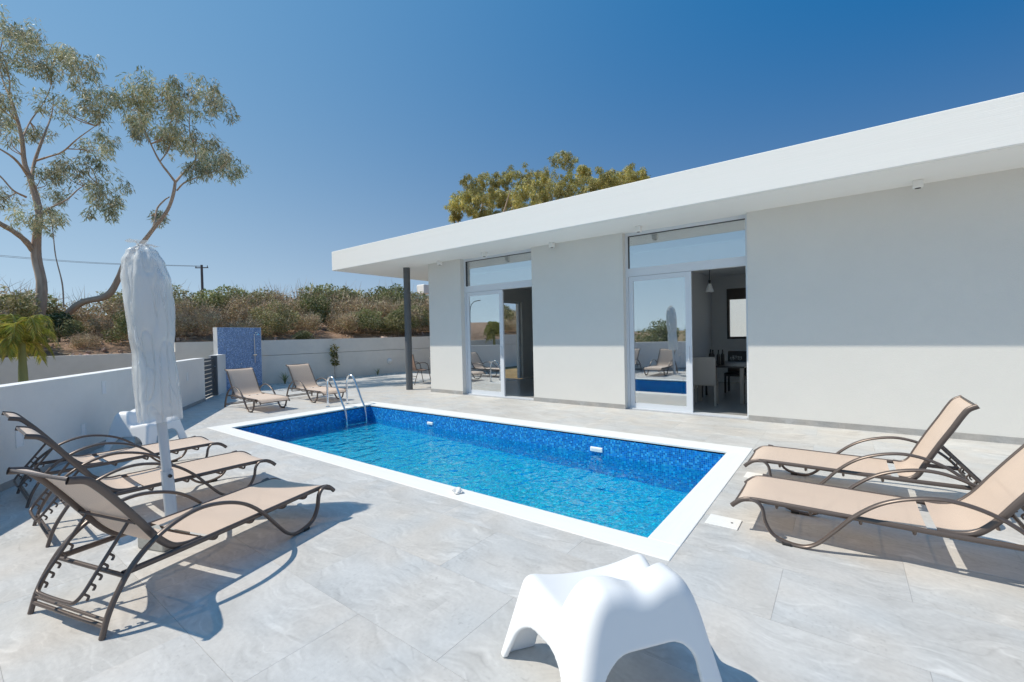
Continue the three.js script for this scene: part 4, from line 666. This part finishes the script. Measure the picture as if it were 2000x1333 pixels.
{
  const kinds = ['dry', 'olive', 'green'], protos = kinds.map((k, i) => [makeShrub(500 + i * 7, k), makeShrub(503 + i * 7, k)]);
  const names = ['dry_shrub', 'olive_shrub', 'green_shrub'], looks = ['bare brown twiggy shrub', 'grey olive shrub', 'dense green shrub'];
  const spots = [[60, 'at the left edge of the view'], [140, 'beside the pale eucalyptus trunk'], [240, 'left of the wrapped parasol'], [345, 'behind the wrapped parasol'], [425, 'above the grey gate'], [515, 'above the blue shower wall'], [600, 'just right of the blue shower wall'], [690, 'above the thin climbing plant'], [785, 'left of the patio column'], [840, 'between the patio column and the house corner'], [9999, 'behind the house, glimpsed through the hall doors']];
  const bearing = (p) => { const q = p.clone().sub(EYE); return 1000 + FOCAL * q.dot(CAMRIGHT) / q.dot(FWD); };
  const R = rng(77);
  const put = (k, x, z, s, sy, row, sink = 0.12) => {
    const v = V(x, hillY(x, z) - sink, z), u = bearing(v); if (u < -160 || u > 1015) return; if (u > 40 && u < 235 && row !== 'back') s *= 0.6;
    const p = protos[k][R() < 0.5 ? 0 : 1].clone(); p.name = numbered(names[k]); p.position.copy(v); p.rotation.y = R() * 6.283; p.scale.set(s, s * sy, s); scene.add(p);
    tag(p, `${looks[k]}, ${row} row, ${spots.find(([m]) => u < m)[1]}`, 'shrub', `${kinds[k]} shrubs on the hillside`);
  };
  // staggered rows following the wall, lower toward the middle of the bank
  for (let z = -27; z < 9; z += 1.1) {
    const dip = 0.9 + 0.12 * Math.cos((z + 15) * 0.33);
    const w = R(); put(w < 0.74 ? 0 : w < 0.93 ? 1 : 2, RW(z) - 1.15 - R() * 0.7, z + R() * 0.6, (0.74 + 0.3 * R()) * dip, 0.9 + 0.2 * R(), 'front');
    const u = R(); put(u < 0.55 ? 0 : u < 0.86 ? 1 : 2, RW(z) - 3.1 - R(), z + R() * 0.6, (1.0 + 0.35 * R()) * dip, 0.95 + 0.2 * R(), 'middle');
    const y = R(); put(y < 0.35 ? 0 : y < 0.76 ? 1 : 2, RW(z) - 5.2 - R() * 1.2, z + R() * 0.6, (1.28 + 0.4 * R()) * dip, 1.0 + 0.15 * R(), 'back');
  }
  for (const [z, d, s, k] of [[-12.6, 1.3, 0.85, 2], [-13.6, 1.6, 1.0, 2], [-8.35, 0.85, 0.34, 2]]) put(k, RW(z) - d, z, s, 1, 'lowest');
}
// loose stones along the top of the retaining wall
{
  const R = rng(44), geos = [1, 2, 3].map((s) => { const q = rng(s * 31), g = new THREE.IcosahedronGeometry(1, 2), p = g.attributes.position, o = q() * 9; for (let i = 0; i < p.count; i++) { const x = p.getX(i), y = p.getY(i), z = p.getZ(i), k = 0.8 + 0.25 * Math.sin(x * 3 + o) * Math.sin(y * 4 + o) + 0.12 * Math.sin(z * 7 + o); p.setXYZ(i, x * k, y * k * 0.7, z * k * 0.9); } g.computeVertexNormals(); return g; });
  const big = [[-11.25, 0.2, 'rounded reddish boulder on top of the retaining wall left of the patio column'], [-12.9, 0.14, 'reddish rock on top of the retaining wall right of the patio column']];
  for (const [z, s, lab] of big) { const m = mesh('rock', geos[0], M.rock); const x = RW(z) - 0.45; m.scale.setScalar(s); m.position.set(x, hillY(x, z) + s * 0.35, z); tag(m, lab, 'rock'); }
  const n = 900, im = new THREE.InstancedMesh(geos[1], M.rock, n), q = new THREE.Object3D(), c = new THREE.Color();
  for (let i = 0; i < n; i++) { const z = -20 + R() * 26, x = RW(z) - 0.3 - Math.pow(R(), 1.6) * 3.2, s = 0.02 + 0.075 * Math.pow(R(), 3); q.position.set(x, hillY(x, z) + s * 0.2, z); q.rotation.set(R() * 6, R() * 6, R() * 6); q.scale.set(s, s, s * (1 + R())); q.updateMatrix(); im.setMatrixAt(i, q.matrix); const w = 0.45 + 0.5 * R(); im.setColorAt(i, c.setRGB(w, w * (0.9 + 0.15 * R()), w * (0.85 + 0.2 * R()))); }
  im.name = 'rubble'; im.userData.kind = 'stuff'; tag(im, 'scattered reddish stones and rubble on the earth above the retaining wall', 'rubble'); im.castShadow = im.receiveShadow = true; scene.add(im);
  // fallen dry stalks on the bank
  const R2 = rng(45), st = twigs(R2, 420, (r) => { const z = -20 + r() * 26, x = RW(z) - 0.35 - r() * 2.6; return [V(x, hillY(x, z) + 0.03 + 0.12 * r(), z), V(r() - 0.5, 0.15 * (r() - 0.3), r() - 0.5).normalize()]; }, 0.7, 0.011, [[0.45, 0.34, 0.22], [0.36, 0.26, 0.17], [0.52, 0.42, 0.3]], 0);
  const m = mesh('dry_stalks', st, M.twigs); m.userData.kind = 'stuff'; tag(m, 'fallen dry stalks lying on the bank above the retaining wall', 'stalks');
  // pebble bed at the foot of the wall
  const pn = 2600, pm = new THREE.InstancedMesh(geos[2], M.pebble, pn);
  for (let i = 0; i < pn; i++) { const z = -12 + R() * 6.2, x = RW(z) + 0.02 + R() * 0.62, s = 0.014 + 0.018 * R(); q.position.set(x, -0.012 + 0.012 * R(), z); q.rotation.set(R() * 6, R() * 6, R() * 6); q.scale.setScalar(s); q.updateMatrix(); pm.setMatrixAt(i, q.matrix); const w = 0.8 + 0.4 * R(); pm.setColorAt(i, c.setRGB(w, w, w * 0.97)); }
  pm.name = 'pebble_bed'; pm.userData.kind = 'stuff'; tag(pm, 'strip of pale pebbles along the foot of the retaining wall', 'pebbles'); pm.castShadow = pm.receiveShadow = true; scene.add(pm);
}
// small plants along the wall
function tuft(name, label, pos, h, n, seed, tones, spread = 0.5, wid = 0.02) {
  const R = rng(seed), t = thing(name, label, 'plant', pos), pos_ = [], col = [], idx = [];
  for (let k = 0; k < n; k++) {
    const a = R() * 6.283, L0 = h * (0.5 + 0.6 * R()), lean = spread * (0.3 + R()), w = wid * (0.6 + 0.7 * R()), c = tones[Math.floor(R() * tones.length)], s = 0.8 + 0.4 * R(), o = pos_.length / 3;
    for (let i = 0; i <= 5; i++) { const u = i / 5, r = lean * L0 * u * u + 0.01, y = L0 * u * (1 - 0.35 * lean * u), ww = w * (1 - u) * (0.5 + u * 1.2) + 0.001; for (const e of [-1, 1]) { pos_.push(Math.cos(a) * r - Math.sin(a) * ww * e, y, Math.sin(a) * r + Math.cos(a) * ww * e); col.push(c[0] * s, c[1] * s, c[2] * s); } }
    for (let i = 0; i < 5; i++) idx.push(o + i * 2, o + i * 2 + 1, o + i * 2 + 2, o + i * 2 + 1, o + i * 2 + 3, o + i * 2 + 2);
  }
  const g = new THREE.BufferGeometry(); g.setAttribute('position', new THREE.Float32BufferAttribute(pos_, 3)); g.setAttribute('color', new THREE.Float32BufferAttribute(col, 3)); g.setIndex(idx); g.computeVertexNormals(); mesh('leaves', g, M.leaf, t); return t;
}
tuft('spiky_plant', 'dark spiky plant at the foot of the wall beside the blue shower', [-14.70, -0.01, -7.1], 0.5, 26, 61, GREEN, 0.55, 0.018);
tuft('spiky_plant', 'small spiky plant at the foot of the wall left of the patio column', [-14.40, -0.01, -10.5], 0.42, 22, 62, GREEN, 0.5, 0.018);
{
  const t = thing('climbing_plant', 'thin young climbing plant tied upright against the retaining wall', 'plant', [-14.66, -0.01, -8.87]), R = rng(63);
  mesh('stem', limb([V(0, 0, 0), V(0.02, 0.4, 0.02), V(-0.01, 0.8, -0.02), V(0.01, 1.25, 0.0)], [0.014, 0.012, 0.009, 0.004], 16, 6), M.bark, t);
  mesh('foliage', leaves(R, [{ c: V(0, 0.75, 0), r: V(0.08, 0.25, 0.12) }, { c: V(0, 1.05, 0.02), r: V(0.09, 0.22, 0.15) }, { c: V(0, 0.6, -0.05), r: V(0.07, 0.1, 0.1) }], 260, 0.085, 0.022, [[0.22, 0.2, 0.05], [0.3, 0.25, 0.07], [0.16, 0.17, 0.05]], 0.3), M.leaf, t);
}
{ // young palm in the planting strip behind the garden wall
  const b = at(46, 760, 8.4); b.y = -0.22;
  const t = thing('young_palm', 'young yellow green palm standing behind the low garden wall', 'palm', [b.x, b.y, b.z]), R = rng(64), top = 1.78;
  mesh('trunk', limb([V(0, 0, 0), V(-0.02, 0.6, 0), V(-0.03, 1.1, 0), V(-0.05, top, 0)], [0.10, 0.082, 0.062, 0.05], 24, 12, 0.03), std({ color: L(0.22, 0.24, 0.10), roughness: 0.8 }), t);
  const tones = [[0.62, 0.66, 0.18], [0.74, 0.72, 0.22], [0.46, 0.54, 0.15], [0.78, 0.68, 0.25]];
  for (let f = 0; f < 17; f++) {
    const a = f / 17 * 6.283 + R() * 0.4, len = 0.38 + 0.32 * R(), rise = 0.3 + 1.3 * R(), pts = [];
    for (let i = 0; i <= 6; i++) { const u = i / 6, r = len * u * (0.9 - 0.15 * u); pts.push(V(-0.05 + Math.cos(a) * r, top - 0.05 + rise * u * 1.3 - (0.5 + rise * 0.8) * u * u, Math.sin(a) * r)); }
    const c = new THREE.CatmullRomCurve3(pts), fr = mesh('frond', limb(pts, [0.014, 0.01, 0.004], 14, 5), std({ color: L(0.28, 0.29, 0.08), roughness: 0.8 }), t);
    const pos = [], col = [], idx = [];
    for (let i = 2; i < 46; i++) for (const e of [-1, 1]) {
      const u = i / 46, p = c.getPointAt(u), q = c.getTangentAt(u), sd = V(-q.z, 0, q.x).normalize().multiplyScalar(e), L0 = (0.24 - 0.2 * Math.abs(u - 0.45)) * (0.8 + 0.4 * R()), tn = tones[Math.floor(R() * 4)], s = 0.8 + 0.4 * R();
      const dir = sd.clone().multiplyScalar(0.75).addScaledVector(q, 0.5).add(V(0, -0.15 - 0.5 * R(), 0)).normalize(), w = q.clone().multiplyScalar(0.0055), m = p.clone().addScaledVector(dir, L0 * 0.5), k = p.clone().addScaledVector(dir, L0).add(V(0, -0.06, 0)), o = pos.length / 3;
      pos.push(p.x, p.y, p.z, m.x + w.x, m.y + w.y, m.z + w.z, k.x, k.y, k.z, m.x - w.x, m.y - w.y, m.z - w.z); for (let z = 0; z < 4; z++) col.push(tn[0] * s, tn[1] * s, tn[2] * s); idx.push(o, o + 1, o + 2, o, o + 2, o + 3);
    }
    const g = new THREE.BufferGeometry(); g.setAttribute('position', new THREE.Float32BufferAttribute(pos, 3)); g.setAttribute('color', new THREE.Float32BufferAttribute(col, 3)); g.setIndex(idx); g.computeVertexNormals(); mesh('leaflets', g, M.leaf, fr);
  }
}
{ // dark leaved sapling on the bank, staked
  const p = at(116, 668, 13.2), x = Math.min(p.x, RW(p.z) - 0.6), z = p.z, t = thing('sapling', 'dark green sapling tied to a stake on the bank above the left wall', 'plant', [x, hillY(x, z) - 0.05, z]), R = rng(65);
  mesh('stem', limb([V(0, 0, 0), V(0.02, 0.3, 0), V(-0.01, 0.65, 0.02)], [0.02, 0.018, 0.012], 10, 6), M.bark, t); mesh('stake', limb([V(0.06, 0, 0.03), V(0.06, 0.3, 0.03), V(0.06, 0.55, 0.03)], [0.022, 0.022, 0.022], 4, 8), M.woodPale, t);
  mesh('foliage', leaves(R, [{ c: V(0, 0.7, 0), r: V(0.28, 0.22, 0.28) }, { c: V(0.15, 0.5, 0.1), r: V(0.25, 0.15, 0.25) }, { c: V(-0.12, 0.78, -0.1), r: V(0.2, 0.16, 0.2) }], 620, 0.12, 0.035, [[0.045, 0.085, 0.035], [0.06, 0.11, 0.045], [0.08, 0.12, 0.06], [0.16, 0.2, 0.13]], 0.2), M.leaf, t);
}

/* ---------- power line, street lamps and far things ---------- */
M.poleDark = std({ color: L(0.10, 0.10, 0.105), roughness: 0.8 });
{
  const p = at(396, 600, 62); p.y = 0; const top = at(396, 518, 62).y;
  const t = thing('power_pole', 'dark wooden power pole with a short crossarm on the skyline', 'power pole', [p.x, 0, p.z]);
  mesh('post', cyl(0.2, 0.15, top, 0, 0, 0, 12), M.poleDark, t); const c = mesh('crossarm', bx(-0.9, 0.9, top - 0.45, top - 0.33, -0.06, 0.06), M.poleDark, t);
  c.rotation.y = YAW;
  for (const s of [-0.8, 0, 0.8]) mesh('insulator', cyl(0.06, 0.04, 0.25, s, top - 0.33, 0, 10), M.poleDark, c);
  const far = [[434, 581, 150, 2.2], [474, 579, 150, 0.0], [487, 583, 170, 0.0]];
  far.forEach(([x, y, d], i) => { const q = at(x, 600, d); const h = at(x, y, d).y, o = mesh('power_pole', cyl(0.16, 0.12, h, 0, 0, 0, 8), M.poleDark); o.position.set(q.x, 0, q.z); tag(o, ['leftmost of three distant thin poles on the skyline', 'middle of three distant thin poles on the skyline', 'rightmost of three distant thin poles on the skyline'][i], 'power pole', 'distant poles'); });
  const a = at(396, 520, 62), wires = [[a, at(-60, 494, 55)], [a.clone().add(V(0, -0.1, 0.3)), at(-60, 496.5, 56)]];
  wires.forEach(([u, v], i) => { const mid = u.clone().lerp(v, 0.5); mid.y -= 0.35; const w = mesh('power_line', tube([u, mid, v], 0.022, 30, 5), M.poleDark); tag(w, i ? 'lower overhead power wire crossing the sky at left' : 'upper overhead power wire crossing the sky at left', 'wire', 'overhead wires'); });
}
for (const [x, z, turn, lab] of [[-59.4, 49, 0, 'tall street lamp with curved arm mirrored in the hall door glass'], [-18.8, 29.9, 0, 'tall street lamp with curved arm mirrored above the dining room doors']]) {
  const t = thing('street_lamp', lab, 'street lamp', [x, -0.22, z], turn, 'street lamps');
  mesh('pole', tube([[0, 0, 0], [0, 3, 0], [0, 6.2, 0], [0.25, 7.4, 0], [1.0, 8.1, 0], [2.1, 8.3, 0]], 0.07, 40, 10), M.column, t); mesh('lamp_head', rbx(2.0, 2.75, 8.24, 8.38, -0.14, 0.14, 0.05), M.column, t);
}
{ // scrub on the far side of the garden wall, which the glass mirrors
  const R = rng(90), P = [makeShrub(601, 'green'), makeShrub(602, 'olive')];
  for (let i = 0; i < 26; i++) { const k = R() < 0.7 ? 0 : 1, p = P[k].clone(), u = R(), x = -26 + 34 * u, wallZ = -0.432 + (-6.876 - x) * -0.646, z = wallZ + 5 + R() * 10; p.name = numbered('garden_shrub'); p.position.set(x, -0.3, z); p.rotation.y = R() * 6.28; p.scale.setScalar(0.9 + 0.8 * R()); scene.add(p); tag(p, k ? 'olive shrub beyond the garden wall, mirrored in the door glass' : 'green shrub beyond the garden wall, mirrored in the door glass', 'shrub', k ? 'olive shrubs beyond the wall' : 'green shrubs beyond the wall'); }
}
{ // white tank showing past the house corner
  const p = at(829, 566, 33), t = thing('water_tank', 'white box-like tank on a stand just left of the house corner', 'tank', [p.x, 0, p.z]);
  mesh('tank_body', rbx(-0.42, 0.42, p.y - 0.35, p.y + 0.35, -0.42, 0.42, 0.08), M.white, t); for (const [x, z] of [[-0.35, -0.35], [0.35, -0.35], [-0.35, 0.35], [0.35, 0.35]]) mesh('leg', bx(x - 0.03, x + 0.03, 0, p.y - 0.35, z - 0.03, z + 0.03), M.column, t);
}
renderer.render(scene, camera);
